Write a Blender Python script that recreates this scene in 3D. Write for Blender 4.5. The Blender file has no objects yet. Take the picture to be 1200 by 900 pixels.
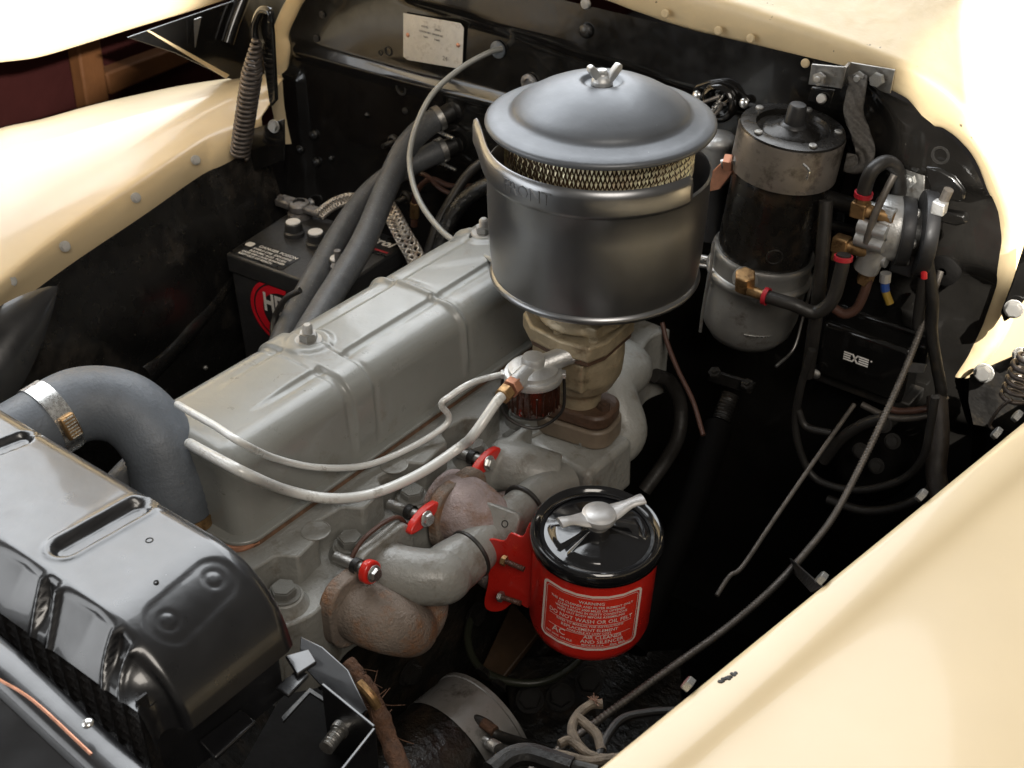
import bpy, bmesh, math, random
from mathutils import Vector, Matrix, noise
V = Vector
R = math.radians
random.seed(7)
scene = bpy.context.scene
COL = scene.collection

# ------------------------------------------------------------------ camera
CAM = V((0.75, -1.05, 0.90)); FOC = 1500.0
_p, _a = R(34), R(37.4)
_h = V((-math.sin(_a), math.cos(_a), 0)); _r = V((math.cos(_a), math.sin(_a), 0)); _up = V((0, 0, 1))
_fw = _h * math.cos(_p) - _up * math.sin(_p); _u = _h * math.sin(_p) + _up * math.cos(_p)
cd = bpy.data.cameras.new('camera'); cam = bpy.data.objects.new('camera', cd); COL.objects.link(cam)
cam.matrix_world = Matrix(((_r.x, _u.x, -_fw.x, CAM.x), (_r.y, _u.y, -_fw.y, CAM.y), (_r.z, _u.z, -_fw.z, CAM.z), (0, 0, 0, 1)))
cd.sensor_width = 36; cd.lens = FOC / 1200 * 36; cd.clip_start = 0.02; cd.clip_end = 200
cd.dof.use_dof = True; cd.dof.focus_distance = 1.38; cd.dof.aperture_fstop = 13
scene.camera = cam

# ------------------------------------------------------------------ light: an open shed, daylight from its far side
w = bpy.data.worlds.new('World'); scene.world = w; w.use_nodes = True
bg = w.node_tree.nodes['Background']; bg.inputs[0].default_value = (0.80, 0.74, 0.66, 1); bg.inputs[1].default_value = 0.15

def lamp(name, kind, loc, aim, energy, color, **kw):
    d = bpy.data.lights.new(name, kind); d.energy = energy; d.color = color
    for k, v in kw.items(): setattr(d, k, v)
    o = bpy.data.objects.new(name, d); COL.objects.link(o); o.location = loc
    o.rotation_euler = (V(aim) - V(loc)).to_track_quat('-Z', 'Y').to_euler()
    return o
lamp('door_daylight', 'AREA', (-3.5, 2.6, 4.3), (-0.1, -0.2, 0.0), 830, (0.93, 0.965, 1.0), shape='RECTANGLE', size=7.3, size_y=6.2)
lamp('front_daylight', 'AREA', (-2.5, -3.0, 0.70), (0.0, -0.5, 0.15), 85, (0.95, 0.975, 1.0), shape='RECTANGLE', size=3.2, size_y=2.7)
lamp('side_fill', 'AREA', (2.3, -1.9, 2.7), (0.0, 0.0, 0.0), 62, (1.0, 0.92, 0.82), shape='RECTANGLE', size=1.5, size_y=1.5)  # added warm fill lamp, brightens the near-side faces
lamp('sun_patch', 'SPOT', (2.6, -1.0, 3.2), (0.645, 0.722, 0.25), 4500, (1.0, 0.96, 0.88), spot_size=R(13.5), spot_blend=0.03, shadow_soft_size=0.012)
lamp('sun_on_hood', 'SPOT', (2.7, -2.1, 1.75), (-0.92, -0.15, 0.60), 3600, (1.0, 0.97, 0.92), spot_size=R(12.5), spot_blend=0.25, shadow_soft_size=0.02)

lamp('sun_on_rim', 'SPOT', (1.3, -3.2, 1.9), (0.41, 0.42, 0.33), 1500, (1.0, 0.96, 0.88), spot_size=R(5.6), spot_blend=0.35, shadow_soft_size=0.02)

scene.view_settings.view_transform = 'Standard'; scene.view_settings.look = 'None'
scene.view_settings.exposure = 0.0; scene.view_settings.gamma = 1.0
scene.render.engine = 'CYCLES'; scene.cycles.use_denoising = True
scene.cycles.max_bounces = 7; scene.cycles.caustics_reflective = False; scene.cycles.caustics_refractive = False
scene.cycles.sample_clamp_indirect = 4

# ------------------------------------------------------------------ placing helpers
def ray(x, y): return _r * (x - 600) + _u * (450 - y) + _fw * FOC
def at(x, y, ax, v):
    d = ray(x, y); i = 'XYZ'.index(ax); return CAM + d * ((v - CAM[i]) / d[i])
def atp(l, ax='Z', v=0.0):
    return [at(q[0], q[1], q[2] if len(q) > 2 else ax, q[3] if len(q) > 3 else v) for q in l]
def lerp(a, b, t): return a + (b - a) * t
def sstep(a, b, x):
    t = min(1, max(0, (x - a) / (b - a))) if a != b else float(x > a)
    return t * t * (3 - 2 * t)
def interp(tab, x):
    if x <= tab[0][0]: return tab[0][1]
    for (x0, y0), (x1, y1) in zip(tab, tab[1:]):
        if x <= x1: return y0 + (y1 - y0) * (x - x0) / (x1 - x0)
    return tab[-1][1]
def crom(pts, n=8, closed=False):
    P = [V(p) for p in pts]; out = []
    if len(P) < 3 and not closed:
        return [lerp(P[0], P[1], i / n) for i in range(n + 1)]
    m = len(P); rng = range(m if closed else m - 1)
    for i in rng:
        p0 = P[(i - 1) % m] if (closed or i > 0) else P[0] * 2 - P[1]
        p1 = P[i]; p2 = P[(i + 1) % m]
        p3 = P[(i + 2) % m] if (closed or i + 2 < m) else p2 * 2 - p1
        for k in range(n):
            t = k / n
            out.append(0.5 * ((2 * p1) + (p2 - p0) * t + (2 * p0 - 5 * p1 + 4 * p2 - p3) * t * t + (3 * p1 - p0 - 3 * p2 + p3) * t ** 3))
    if not closed: out.append(P[-1])
    return out
def frame(loc, z, x=None):
    z = V(z).normalized(); x = V(x) if x is not None else (V((1, 0, 0)) if abs(z.x) < 0.9 else V((0, 1, 0)))
    x = (x - z * x.dot(z)).normalized(); y = z.cross(x); l = V(loc)
    return Matrix(((x.x, y.x, z.x, l.x), (x.y, y.y, z.y, l.y), (x.z, y.z, z.z, l.z), (0, 0, 0, 1)))
def T(x, y, z): return Matrix.Translation(V((x, y, z)))

WL = {}
def thing(name, label, cat, loc, group=None):
    o = bpy.data.objects.new(name, None); COL.objects.link(o); o.location = loc; WL[o] = V(loc)
    o.empty_display_size = 0.02
    o['label'] = label; o['category'] = cat
    if group: o['group'] = group
    return o
def tag(o, label=None, cat=None, group=None, kind=None):
    if label: o['label'] = label
    if cat: o['category'] = cat
    if group: o['group'] = group
    if kind: o['kind'] = kind
    return o
def put(name, bm, mat, parent=None, sharp=35, smooth=True, bevel=0, bseg=2, sub=0, solid=0, base=None, soff=0, weld=True):
    """link a bmesh given in world coordinates as one mesh object under its parent"""
    if weld: bmesh.ops.remove_doubles(bm, verts=bm.verts, dist=1e-6)
    off = WL[parent] if parent is not None else (V(base) if base is not None else V((0, 0, 0)))
    bmesh.ops.translate(bm, vec=-off, verts=bm.verts)
    bm.normal_update()
    for f in bm.faces: f.smooth = smooth
    if smooth and sharp:
        lim = R(sharp)
        for e in bm.edges:
            if len(e.link_faces) == 2 and e.calc_face_angle(0) > lim: e.smooth = False
    me = bpy.data.meshes.new(name); bm.to_mesh(me); bm.free()
    me.materials.append(mat)
    o = bpy.data.objects.new(name, me); COL.objects.link(o)
    if parent is not None: o.parent = parent
    else: o.location = off
    WL[o] = off
    if solid:
        m = o.modifiers.new('s', 'SOLIDIFY'); m.thickness = solid; m.offset = soff
    if bevel:
        m = o.modifiers.new('b', 'BEVEL'); m.width = bevel; m.segments = bseg; m.limit_method = 'ANGLE'; m.angle_limit = R(32); m.harden_normals = False
    if sub:
        m = o.modifiers.new('d', 'SUBSURF'); m.levels = sub; m.render_levels = sub
    return o
def fuse(o, vox=0.003, it=4):
    m = o.modifiers.new('r', 'REMESH'); m.mode = 'VOXEL'; m.voxel_size = vox; m.use_smooth_shade = True
    m = o.modifiers.new('s', 'SMOOTH'); m.factor = 0.5; m.iterations = it
    return o

# ------------------------------------------------------------------ shapes (added to a bmesh)
def nb(): return bmesh.new()
def b_lathe(bm, prof, mx=Matrix(), seg=64, a0=0.0, a1=2 * math.pi):
    full = abs(a1 - a0 - 2 * math.pi) < 1e-6; n = seg if full else seg + 1
    rings = []
    for (r, z) in prof:
        if r < 1e-7: rings.append([bm.verts.new(mx @ V((0, 0, z)))])
        else: rings.append([bm.verts.new(mx @ V((r * math.cos(a0 + (a1 - a0) * i / seg), r * math.sin(a0 + (a1 - a0) * i / seg), z))) for i in range(n)])
    for A, B in zip(rings, rings[1:]):
        for i in range(seg):
            j = (i + 1) % n
            try:
                if len(A) == 1 and len(B) == 1: continue
                if len(A) == 1: bm.faces.new((A[0], B[j], B[i]))
                elif len(B) == 1: bm.faces.new((A[i], A[j], B[0]))
                else: bm.faces.new((A[i], A[j], B[j], B[i]))
            except ValueError: pass
    return bm
def b_tube(bm, path, r, seg=14, caps=True, closed=False):
    P = [V(p) for p in path]; n = len(P); rr = r if callable(r) else (lambda t: r)
    tang = []
    for i in range(n):
        a = P[(i - 1) % n] if (closed or i > 0) else P[0]; b = P[(i + 1) % n] if (closed or i < n - 1) else P[-1]
        t = (b - a); tang.append(t.normalized() if t.length > 1e-9 else V((0, 0, 1)))
    x = V((0, 0, 1)) if abs(tang[0].z) < 0.9 else V((1, 0, 0))
    rings = []
    for i in range(n):
        t = tang[i]; x = (x - t * x.dot(t)).normalized(); y = t.cross(x); q = rr(i / (n - 1))
        rings.append([bm.verts.new(P[i] + (x * math.cos(2 * math.pi * k / seg) + y * math.sin(2 * math.pi * k / seg)) * q) for k in range(seg)])
    m = n if closed else n - 1
    for i in range(m):
        A, B = rings[i], rings[(i + 1) % n]
        for k in range(seg):
            bm.faces.new((A[k], A[(k + 1) % seg], B[(k + 1) % seg], B[k]))
    if caps and not closed:
        bm.faces.new(list(reversed(rings[0]))); bm.faces.new(rings[-1])
    return bm
def b_prism(bm, poly, z0, z1, mx=Matrix()):
    a = [bm.verts.new(mx @ V((x, y, z0))) for x, y in poly]; b = [bm.verts.new(mx @ V((x, y, z1))) for x, y in poly]
    n = len(poly); area = sum(poly[i][0] * poly[(i + 1) % n][1] - poly[(i + 1) % n][0] * poly[i][1] for i in range(n))
    if area < 0: a.reverse(); b.reverse()
    bm.faces.new(list(reversed(a))); bm.faces.new(b)
    for i in range(n): bm.faces.new((a[i], a[(i + 1) % n], b[(i + 1) % n], b[i]))
    return bm
def b_box(bm, c, s, mx=Matrix()):
    x, y, z = s[0] / 2, s[1] / 2, s[2] / 2
    return b_prism(bm, [(-x, -y), (x, -y), (x, y), (-x, y)], -z, z, mx @ T(*c))
def b_grid(bm, rows, flip=False):
    vs = [[bm.verts.new(p) for p in row] for row in rows]
    for A, B in zip(vs, vs[1:]):
        for i in range(len(A) - 1):
            f = (A[i], A[i + 1], B[i + 1], B[i])
            bm.faces.new(tuple(reversed(f)) if flip else f)
    return bm
def b_poly(bm, pts3, thick):
    """flat plate from a 3-D outline, thickness along its normal"""
    P = [V(p) for p in pts3]; n = V((0, 0, 0))
    for i in range(len(P)):
        a, b = P[i], P[(i + 1) % len(P)]; n += a.cross(b)
    n.normalize(); a = [bm.verts.new(p) for p in P]; b = [bm.verts.new(p + n * thick) for p in P]
    bm.faces.new(list(reversed(a))); bm.faces.new(b)
    for i in range(len(P)): bm.faces.new((a[i], a[(i + 1) % len(P)], b[(i + 1) % len(P)], b[i]))
    return bm
def rrect(w_, h_, r, n=5):
    out = []
    for cx, cy, a in ((w_ / 2 - r, h_ / 2 - r, 0), (-w_ / 2 + r, h_ / 2 - r, 90), (-w_ / 2 + r, -h_ / 2 + r, 180), (w_ / 2 - r, -h_ / 2 + r, 270)):
        for i in range(n + 1):
            t = R(a + 90 * i / n); out.append((cx + r * math.cos(t), cy + r * math.sin(t)))
    return out
def coil(p0, p1, r0, r1, turns, n=14):
    p0, p1 = V(p0), V(p1); m = frame(p0, p1 - p0); L = (p1 - p0).length; out = []
    N = int(turns * n)
    for i in range(N + 1):
        t = i / N; a = 2 * math.pi * turns * t; rr = r0(t) if callable(r0) else lerp(r0, r1, t)
        out.append(m @ V((rr * math.cos(a), rr * math.sin(a), L * t)))
    return out
def tube(name, path, r, mat, parent=None, seg=14, n=8, label=None, cat=None, group=None, raw=False):
    pts = path if raw else crom(path, n); bm = nb(); b_tube(bm, pts, r, seg)
    o = put(name, bm, mat, parent, sharp=50, base=pts[0] if parent is None else None)
    if label: tag(o, label, cat, group)
    return o
def text_bm(s, size, fn, extrude=0.0, align='CENTER', res=2, bold=0.0):
    cu = bpy.data.curves.new('t', 'FONT'); cu.body = s; cu.size = size; cu.extrude = extrude; cu.align_x = align; cu.align_y = 'CENTER'; cu.resolution_u = res; cu.offset = bold
    o = bpy.data.objects.new('t', cu); COL.objects.link(o)
    dg = bpy.context.evaluated_depsgraph_get(); me = o.evaluated_get(dg).to_mesh()
    bm = nb(); bm.from_mesh(me); o.evaluated_get(dg).to_mesh_clear(); bpy.data.objects.remove(o); bpy.data.curves.remove(cu)
    for v in bm.verts: v.co = fn(v.co)
    return bm

# ------------------------------------------------------------------ materials
def mk(name, col, rough=0.5, metal=0.0, var=0.12, vs=30.0, bump=0.0, bs=250.0, coat=0.0, rvar=0.12, dirt=None, spec=0.5, trans=0.0, speck=None, ior=None):
    m = bpy.data.materials.new(name); m.use_nodes = True; nt = m.node_tree; N = nt.nodes; L = nt.links
    b = N['Principled BSDF']; tc = N.new('ShaderNodeTexCoord')
    b.inputs['Roughness'].default_value = rough; b.inputs['Metallic'].default_value = metal
    b.inputs['Coat Weight'].default_value = coat; b.inputs['Coat Roughness'].default_value = 0.06
    b.inputs['Specular IOR Level'].default_value = spec; b.inputs['Transmission Weight'].default_value = trans
    if ior: b.inputs['IOR'].default_value = ior
    def nz(scale, detail=4, rough_=0.6):
        n = N.new('ShaderNodeTexNoise'); n.inputs['Scale'].default_value = scale; n.inputs['Detail'].default_value = detail
        n.inputs['Roughness'].default_value = rough_; L.new(tc.outputs['Object'], n.inputs['Vector']); return n
    def rng(sock, a, c, lo, hi):
        r = N.new('ShaderNodeMapRange'); r.inputs[1].default_value = a; r.inputs[2].default_value = c; r.inputs[3].default_value = lo; r.inputs[4].default_value = hi
        L.new(sock, r.inputs[0]); return r.outputs[0]
    def mix(fac, c0, c1):
        x = N.new('ShaderNodeMix'); x.data_type = 'RGBA'
        if isinstance(fac, float): x.inputs[0].default_value = fac
        else: L.new(fac, x.inputs[0])
        for s, i in ((c0, 6), (c1, 7)):
            if hasattr(s, 'is_output'): L.new(s, x.inputs[i])
            else: x.inputs[i].default_value = (*s[:3], 1)
        return x.outputs[2]
    n1 = nz(vs, 5)
    lo = tuple(c * (1 - var) for c in col); hi = tuple(min(1, c * (1 + var)) for c in col)
    c = mix(rng(n1.outputs[0], 0.3, 0.7, 0, 1), lo, hi)
    if dirt:
        dc, amt, ds = dirt; nd = nz(ds, 6, 0.7)
        c = mix(rng(nd.outputs[0], 0.62 - amt * 0.35, 0.72 - amt * 0.2, 0, 0.85), c, dc)
    if speck:
        sc_, ss, thr = speck; nd = nz(ss, 2, 0.5)
        c = mix(rng(nd.outputs[0], thr, thr + 0.04, 0, 0.8), c, sc_)
    L.new(c, b.inputs['Base Color'])
    if rvar:
        n2 = nz(vs * 2.3, 4); L.new(rng(n2.outputs[0], 0.25, 0.75, max(0.02, rough - rvar), min(1, rough + rvar)), b.inputs['Roughness'])
    if bump:
        n3 = nz(bs, 3); bp = N.new('ShaderNodeBump'); bp.inputs['Strength'].default_value = 1.0; bp.inputs['Distance'].default_value = bump
        L.new(n3.outputs[0], bp.inputs['Height']); L.new(bp.outputs[0], b.inputs['Normal'])
    return m
CREAM = mk('cream_paint', (0.635, 0.50, 0.305), 0.34, var=0.03, vs=5, bump=0.00025, bs=11, coat=0.3, rvar=0.05)
CREAM_ROUGH = mk('cream_flange_paint', (0.665, 0.525, 0.315), 0.42, var=0.05, vs=25, bump=0.0006, bs=60, rvar=0.1, speck=((0.05, 0.04, 0.03), 90, 0.735))
GREY = mk('engine_grey_paint', (0.245, 0.247, 0.229), 0.34, var=0.05, vs=18, bump=0.0003, bs=90, rvar=0.1, dirt=((0.19, 0.175, 0.145), 0.08, 14), coat=0.2, speck=((0.10, 0.085, 0.07), 150, 0.745))
GREYC = mk('engine_grey_casting', (0.245, 0.242, 0.222), 0.40, var=0.10, vs=30, bump=0.0012, bs=160, rvar=0.12, dirt=((0.13, 0.11, 0.085), 0.22, 22), coat=0.1)
BLACK = mk('black_gloss_paint', (0.0075, 0.007, 0.0065), 0.16, var=0.3, vs=20, bump=0.0006, bs=22, coat=0.4, rvar=0.08, speck=((0.12, 0.11, 0.10), 260, 0.76))
BLACKF = mk('black_firewall_paint', (0.0085, 0.0078, 0.007), 0.18, var=0.3, vs=16, bump=0.0005, bs=12, coat=0.5, rvar=0.1, speck=((0.12, 0.11, 0.10), 220, 0.77))
BLACKR = mk('black_radiator_paint', (0.009, 0.009, 0.010), 0.33, var=0.3, vs=14, bump=0.0003, bs=45, coat=0.5, rvar=0.08, speck=((0.25, 0.25, 0.25), 300, 0.77), spec=0.7)
BLACKM = mk('black_dull_metal', (0.013, 0.012, 0.011), 0.48, var=0.4, vs=30, bump=0.0010, bs=120, dirt=((0.035, 0.028, 0.02), 0.3, 20))
PLASTIC = mk('black_battery_plastic', (0.030, 0.030, 0.031), 0.38, var=0.15, vs=60, bump=0.0003, bs=500)
RUBBER = mk('grey_black_rubber', (0.115, 0.130, 0.150), 0.50, var=0.22, vs=18, bump=0.0006, bs=320, rvar=0.08, speck=((0.16, 0.165, 0.17), 420, 0.68))
RUBBERH = mk('heater_hose_rubber', (0.085, 0.089, 0.094), 0.48, var=0.2, vs=60, bump=0.0005, bs=420, speck=((0.2, 0.2, 0.2), 330, 0.66))
CABLE = mk('black_cable_rubber', (0.022, 0.020, 0.018), 0.45, var=0.3, vs=40, bump=0.0004, bs=200)
CANM = mk('silver_grey_can_paint', (0.30, 0.305, 0.315), 0.33, metal=0.95, var=0.06, vs=10, bump=0.0005, bs=8, rvar=0.06)
LIDM = mk('blue_grey_lid_paint', (0.118, 0.125, 0.135), 0.42, metal=0.40, var=0.05, vs=12, bump=0.0003, bs=60, rvar=0.07, speck=((0.5, 0.5, 0.5), 240, 0.78))
STEEL = mk('dull_steel', (0.42, 0.41, 0.39), 0.38, metal=0.9, var=0.2, vs=80, bump=0.0004, bs=300, dirt=((0.18, 0.14, 0.10), 0.2, 60))
ZINC = mk('bright_zinc', (0.72, 0.72, 0.70), 0.28, metal=0.95, var=0.1, vs=120, rvar=0.1)
ALU = mk('cast_aluminium', (0.58, 0.58, 0.57), 0.42, metal=0.7, var=0.1, vs=60, bump=0.0005, bs=400)
SPRING = mk('spring_steel', (0.105, 0.088, 0.078), 0.45, metal=0.6, var=0.25, vs=90, bump=0.0004, bs=300)
BRASS = mk('brass', (0.42, 0.26, 0.12), 0.42, metal=0.8, var=0.25, vs=90, dirt=((0.12, 0.06, 0.03), 0.3, 80))
COPPER = mk('copper', (0.62, 0.30, 0.19), 0.42, metal=0.7, var=0.2, vs=60)
CARB = mk('carburetor_chromate', (0.36, 0.295, 0.195), 0.42, metal=0.35, var=0.2, vs=40, bump=0.0008, bs=220, dirt=((0.13, 0.09, 0.05), 0.22, 28))
RUSTB = mk('brown_insulator', (0.075, 0.042, 0.026), 0.5, var=0.3, vs=50, bump=0.0008, bs=260)
EXH = mk('rusty_cast_iron', (0.34, 0.275, 0.265), 0.72, metal=0.05, var=0.28, vs=26, bump=0.0026, bs=300, dirt=((0.22, 0.12, 0.07), 0.30, 20), rvar=0.1)
EXHB = mk('brown_rusty_casting', (0.205, 0.165, 0.135), 0.75, metal=0.05, var=0.3, vs=20, bump=0.0026, bs=300, dirt=((0.26, 0.12, 0.05), 0.36, 18), rvar=0.1)
RED = mk('red_paint', (0.62, 0.022, 0.014), 0.30, var=0.08, vs=14, bump=0.0002, bs=60, coat=0.35, rvar=0.06)
REDB = mk('red_plastic', (0.42, 0.018, 0.03), 0.40, var=0.1, vs=40)
WHITE = mk('white_print', (0.78, 0.76, 0.73), 0.55, var=0.05, vs=60)
PINKW = mk('label_white_print', (0.80, 0.66, 0.60), 0.5, var=0.05, vs=60)
WTUBE = mk('white_painted_line', (0.74, 0.74, 0.71), 0.33, metal=0.1, var=0.08, vs=30, rvar=0.1, dirt=((0.36, 0.34, 0.30), 0.15, 30))
LEAD = mk('lead_grey', (0.23, 0.22, 0.215), 0.5, metal=0.7, var=0.3, vs=90, bump=0.0010, bs=240)
GOLD = mk('gold_filter_mesh', (0.95, 0.78, 0.52), 0.40, metal=0.25, var=0.25, vs=60, dirt=((0.22, 0.11, 0.05), 0.3, 40))
GOLDD = mk('dark_filter_core', (0.085, 0.05, 0.026), 0.5, metal=0.4, var=0.3, vs=60)
CORK = mk('brown_gasket', (0.155, 0.085, 0.05), 0.75, var=0.35, vs=120, bump=0.0008, bs=400)
AMBER = mk('amber_fuel_glass', (0.034, 0.013, 0.008), 0.08, var=0.25, vs=90, coat=0.8, rvar=0.03)
BRAID = mk('tinned_braid', (0.50, 0.46, 0.41), 0.42, metal=0.8, var=0.3, vs=200, dirt=((0.2, 0.12, 0.08), 0.25, 50))
DBRAID = mk('dark_braid', (0.085, 0.078, 0.070), 0.5, metal=0.6, var=0.4, vs=260, bump=0.001, bs=700)
CLOTH = mk('cloth_loom', (0.17, 0.135, 0.10), 0.85, var=0.35, vs=90, bump=0.001, bs=600)
ORANGE = mk('frayed_brown_loom', (0.075, 0.034, 0.016), 0.85, var=0.5, vs=120, bump=0.0015, bs=400)
TAPE = mk('grey_friction_tape', (0.075, 0.075, 0.07), 0.65, var=0.3, vs=50, bump=0.001, bs=200)
CONDUIT = mk('conduit_steel', (0.145, 0.13, 0.115), 0.5, metal=0.6, var=0.25, vs=80)
SMOKE = mk('smoky_motor_band', (0.24, 0.215, 0.19), 0.36, metal=0.5, var=0.15, vs=25, dirt=((0.05, 0.04, 0.03), 0.3, 30))
BOWL = mk('grey_reservoir_steel', (0.34, 0.335, 0.32), 0.38, metal=0.6, var=0.12, vs=22, bump=0.0004, bs=60, dirt=((0.15, 0.13, 0.11), 0.2, 24))
GENSIL = mk('generator_band_grey', (0.26, 0.25, 0.235), 0.45, metal=0.55, var=0.15, vs=30, dirt=((0.06, 0.05, 0.04), 0.25, 30))
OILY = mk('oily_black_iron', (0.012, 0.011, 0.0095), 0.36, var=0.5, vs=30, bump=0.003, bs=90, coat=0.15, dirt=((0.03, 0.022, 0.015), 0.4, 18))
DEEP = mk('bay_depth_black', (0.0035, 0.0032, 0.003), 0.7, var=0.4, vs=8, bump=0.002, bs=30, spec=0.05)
BLUE = mk('blue_terminal', (0.015, 0.06, 0.26), 0.4, var=0.1)
YELL = mk('yellow_terminal', (0.30, 0.19, 0.03), 0.4, var=0.1)
REDW = mk('red_wire', (0.65, 0.02, 0.03), 0.4, var=0.1)
BROWNW = mk('brown_wire', (0.075, 0.035, 0.024), 0.5, var=0.3)
MAROON = mk('maroon_shed_boards', (0.016, 0.0035, 0.003), 0.8, var=0.25, vs=3, bump=0.002, bs=30, spec=0.06)
TIMBER = mk('brown_timber', (0.055, 0.021, 0.006), 0.7, var=0.25, vs=5, bump=0.002, bs=40, spec=0.15)
PLATE = mk('bare_data_plate', (0.60, 0.575, 0.53), 0.42, metal=0.35, var=0.12, vs=60, bump=0.0006, bs=260, dirt=((0.38, 0.35, 0.31), 0.25, 60))
RADF = mk('radiator_fin_black', (0.012, 0.011, 0.011), 0.42, var=0.4, vs=200, bump=0.001, bs=500)
CHAR = mk('charcoal_valve_anodise', (0.045, 0.045, 0.047), 0.48, metal=0.5, var=0.15, vs=50)
BLACKI = mk('dusty_black_inner_panel', (0.012, 0.0115, 0.011), 0.28, var=0.4, vs=9, bump=0.0012, bs=14, coat=0.25, rvar=0.12, dirt=((0.05, 0.043, 0.036), 0.22, 7), speck=((0.16, 0.13, 0.1), 200, 0.76))
SOOT = mk('chipped_black_and_cream', (0.02, 0.018, 0.015), 0.5, var=0.4, vs=60)

# ------------------------------------------------------------------ fasteners (shared meshes)
_fast = {}
def fastener(kind, mat):
    k = (kind, mat.name)
    if k in _fast: return _fast[k]
    bm = nb()
    hexp = [(math.cos(R(60 * i + 12)), math.sin(R(60 * i + 12))) for i in range(6)]
    def hexa(r, z0, z1):
        b_prism(bm, [(r * x, r * y) for x, y in hexp], z0, z1 - 0.12 * r)
        b_prism(bm, [(0.9 * r * x, 0.9 * r * y) for x, y in hexp], z1 - 0.13 * r, z1)
    if kind == 'hex':       # washer face and hexagon head
        b_lathe(bm, [(0, 0), (1.3, 0), (1.3, .12), (1.22, .18), (.9, .18)], seg=24); hexa(1.0, .15, .85)
    elif kind == 'hexplain':
        hexa(1.0, 0, .85)
    elif kind == 'stud':    # washer, nut and threaded stud
        b_lathe(bm, [(0, 0), (1.55, 0), (1.55, .2), (1.4, .32), (.8, .36)], seg=24); hexa(1.0, .3, 1.15)
        b_lathe(bm, [(.52, 1.0)] + [q for i in range(5) for q in ((.56, 1.15 + i * .17), (.48, 1.24 + i * .17))] + [(.36, 2.1), (0, 2.14)], seg=16)
    elif kind == 'nut':
        hexa(1.0, 0, .7); b_lathe(bm, [(.5, .5), (.5, 1.0), (.4, 1.1), (0, 1.1)], seg=14)
    elif kind == 'round':
        b_lathe(bm, [(1, 0), (1, .15), (.86, .42), (.5, .62), (0, .68)], seg=20)
    elif kind == 'screw':   # pan head with a slot
        b_lathe(bm, [(1, 0), (1, .3), (.8, .52), (.3, .56), (.3, .5), (0, .5)], seg=20)
    elif kind == 'hole':    # rolled rim of a small hole
        b_lathe(bm, [(1.15, 0), (1.05, .12), (.85, .1), (.7, -.3), (0, -.35)], seg=20)
    bm.normal_update()
    for f in bm.faces: f.smooth = kind in ('round', 'hole')
    for e in bm.edges:
        if len(e.link_faces) == 2 and e.calc_face_angle(0) > R(40): e.smooth = False
    me = bpy.data.meshes.new(kind + '_' + mat.name); bm.to_mesh(me); bm.free(); me.materials.append(mat)
    _fast[k] = me; return me
def bolt(P, axis, size, parent, mat=None, kind='hex', name=None, label=None, spin=None):
    me = fastener(kind, mat or ZINC)
    o = bpy.data.objects.new(name or {'hex': 'bolt', 'hexplain': 'bolt', 'stud': 'stud_nut', 'nut': 'nut', 'round': 'rivet', 'screw': 'screw', 'hole': 'hole'}[kind], me)
    COL.objects.link(o); o.parent = parent
    m = frame(V(P) - WL[parent], axis) @ Matrix.Rotation(random.uniform(0, 1) if spin is None else spin, 4, 'Z') @ Matrix.Scale(size, 4)
    o.matrix_local = m; WL[o] = V(P)
    if label: o['label'] = label
    return o
#MARK-STRUCTURE

# ================================================================== SETTING
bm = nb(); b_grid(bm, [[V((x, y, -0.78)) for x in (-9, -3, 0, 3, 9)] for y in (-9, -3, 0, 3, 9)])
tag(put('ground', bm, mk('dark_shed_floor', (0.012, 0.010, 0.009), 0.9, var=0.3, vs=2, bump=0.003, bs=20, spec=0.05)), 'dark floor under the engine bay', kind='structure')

# shed side beyond the far fender
sw = thing('shed_wall', 'dark maroon boarded shed wall beyond the far fender', 'wall', (-2.05, 1.2, -0.78))
for i in range(16):
    bm = nb(); b_box(bm, (-2.05 + random.uniform(0, .006), -1.5 + i * 0.36, -0.14), (0.03, 0.352, 1.28))
    put('plank', bm, MAROON, sw, bevel=0.004)
def timber(px, lab, t=0.05):
    P = atp(px, 'X', -1.97); bm = nb(); b_poly(bm, P, t)
    tag(put('timber', bm, TIMBER, base=P[0], bevel=0.006), lab, 'timber')
timber([(89, 40), (117, 40), (134, 150), (106, 150)], 'upright brown timber post against the maroon wall')
timber([(124, 86), (236, 45), (236, 68), (130, 112)], 'slanting brown timber brace meeting the upright post')

# ------------------------------------------------------------------ far fender
ff = thing('far_fender', 'cream front fender on the far side with bolted inner flange', 'fender', at(150, 240, 'Z', 0.06))
xs = [-60, 0, 75, 158, 228, 262, 335]
A = atp([(-60, 408), (0, 358), (75, 303), (158, 248), (228, 200), (256, 187), (305, 160)], v=0.072)
B = atp([(-60, 386), (0, 335), (75, 276), (158, 219), (228, 174), (260, 157), (308, 140)], v=0.097)
Cc = atp([(-70, 330), (0, 284), (60, 240), (130, 199), (200, 166), (250, 142), (322, 112)], v=0.108)
D = atp([(-80, 225), (0, 166), (70, 147), (130, 130), (190, 116), (250, 104), (336, 92)], v=0.118)
rows = []
for a, b, c, d in zip(*[crom(q, 8) for q in (A, B, Cc, D)]):
    o = V((-1, 0, 0))
    e = d + V((-0.06, 0.02, -0.004)); f = d + V((-0.20, 0.04, -0.07)); g = d + V((-0.30, 0.05, -0.22))
    crease = [lerp(b, c, .97) + V((0, 0, .001)), c]
    col_ = [a + V((0.004, 0, -0.02)), a, lerp(a, b, .5) + V((.003, 0, 0)), lerp(a, b, .93), b + V((-.004, 0, .003)), lerp(b, c, .35) + V((0, 0, .001)), lerp(b, c, .7) + V((0, 0, .001)), c, lerp(c, d, .10) + V((0, 0, .002)), lerp(c, d, .35) + V((0, 0, .008)), lerp(c, d, .65) + V((0, 0, .008)), d, e, f, g]
    rows.append(col_)
bm = nb(); b_grid(bm, rows)
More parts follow.
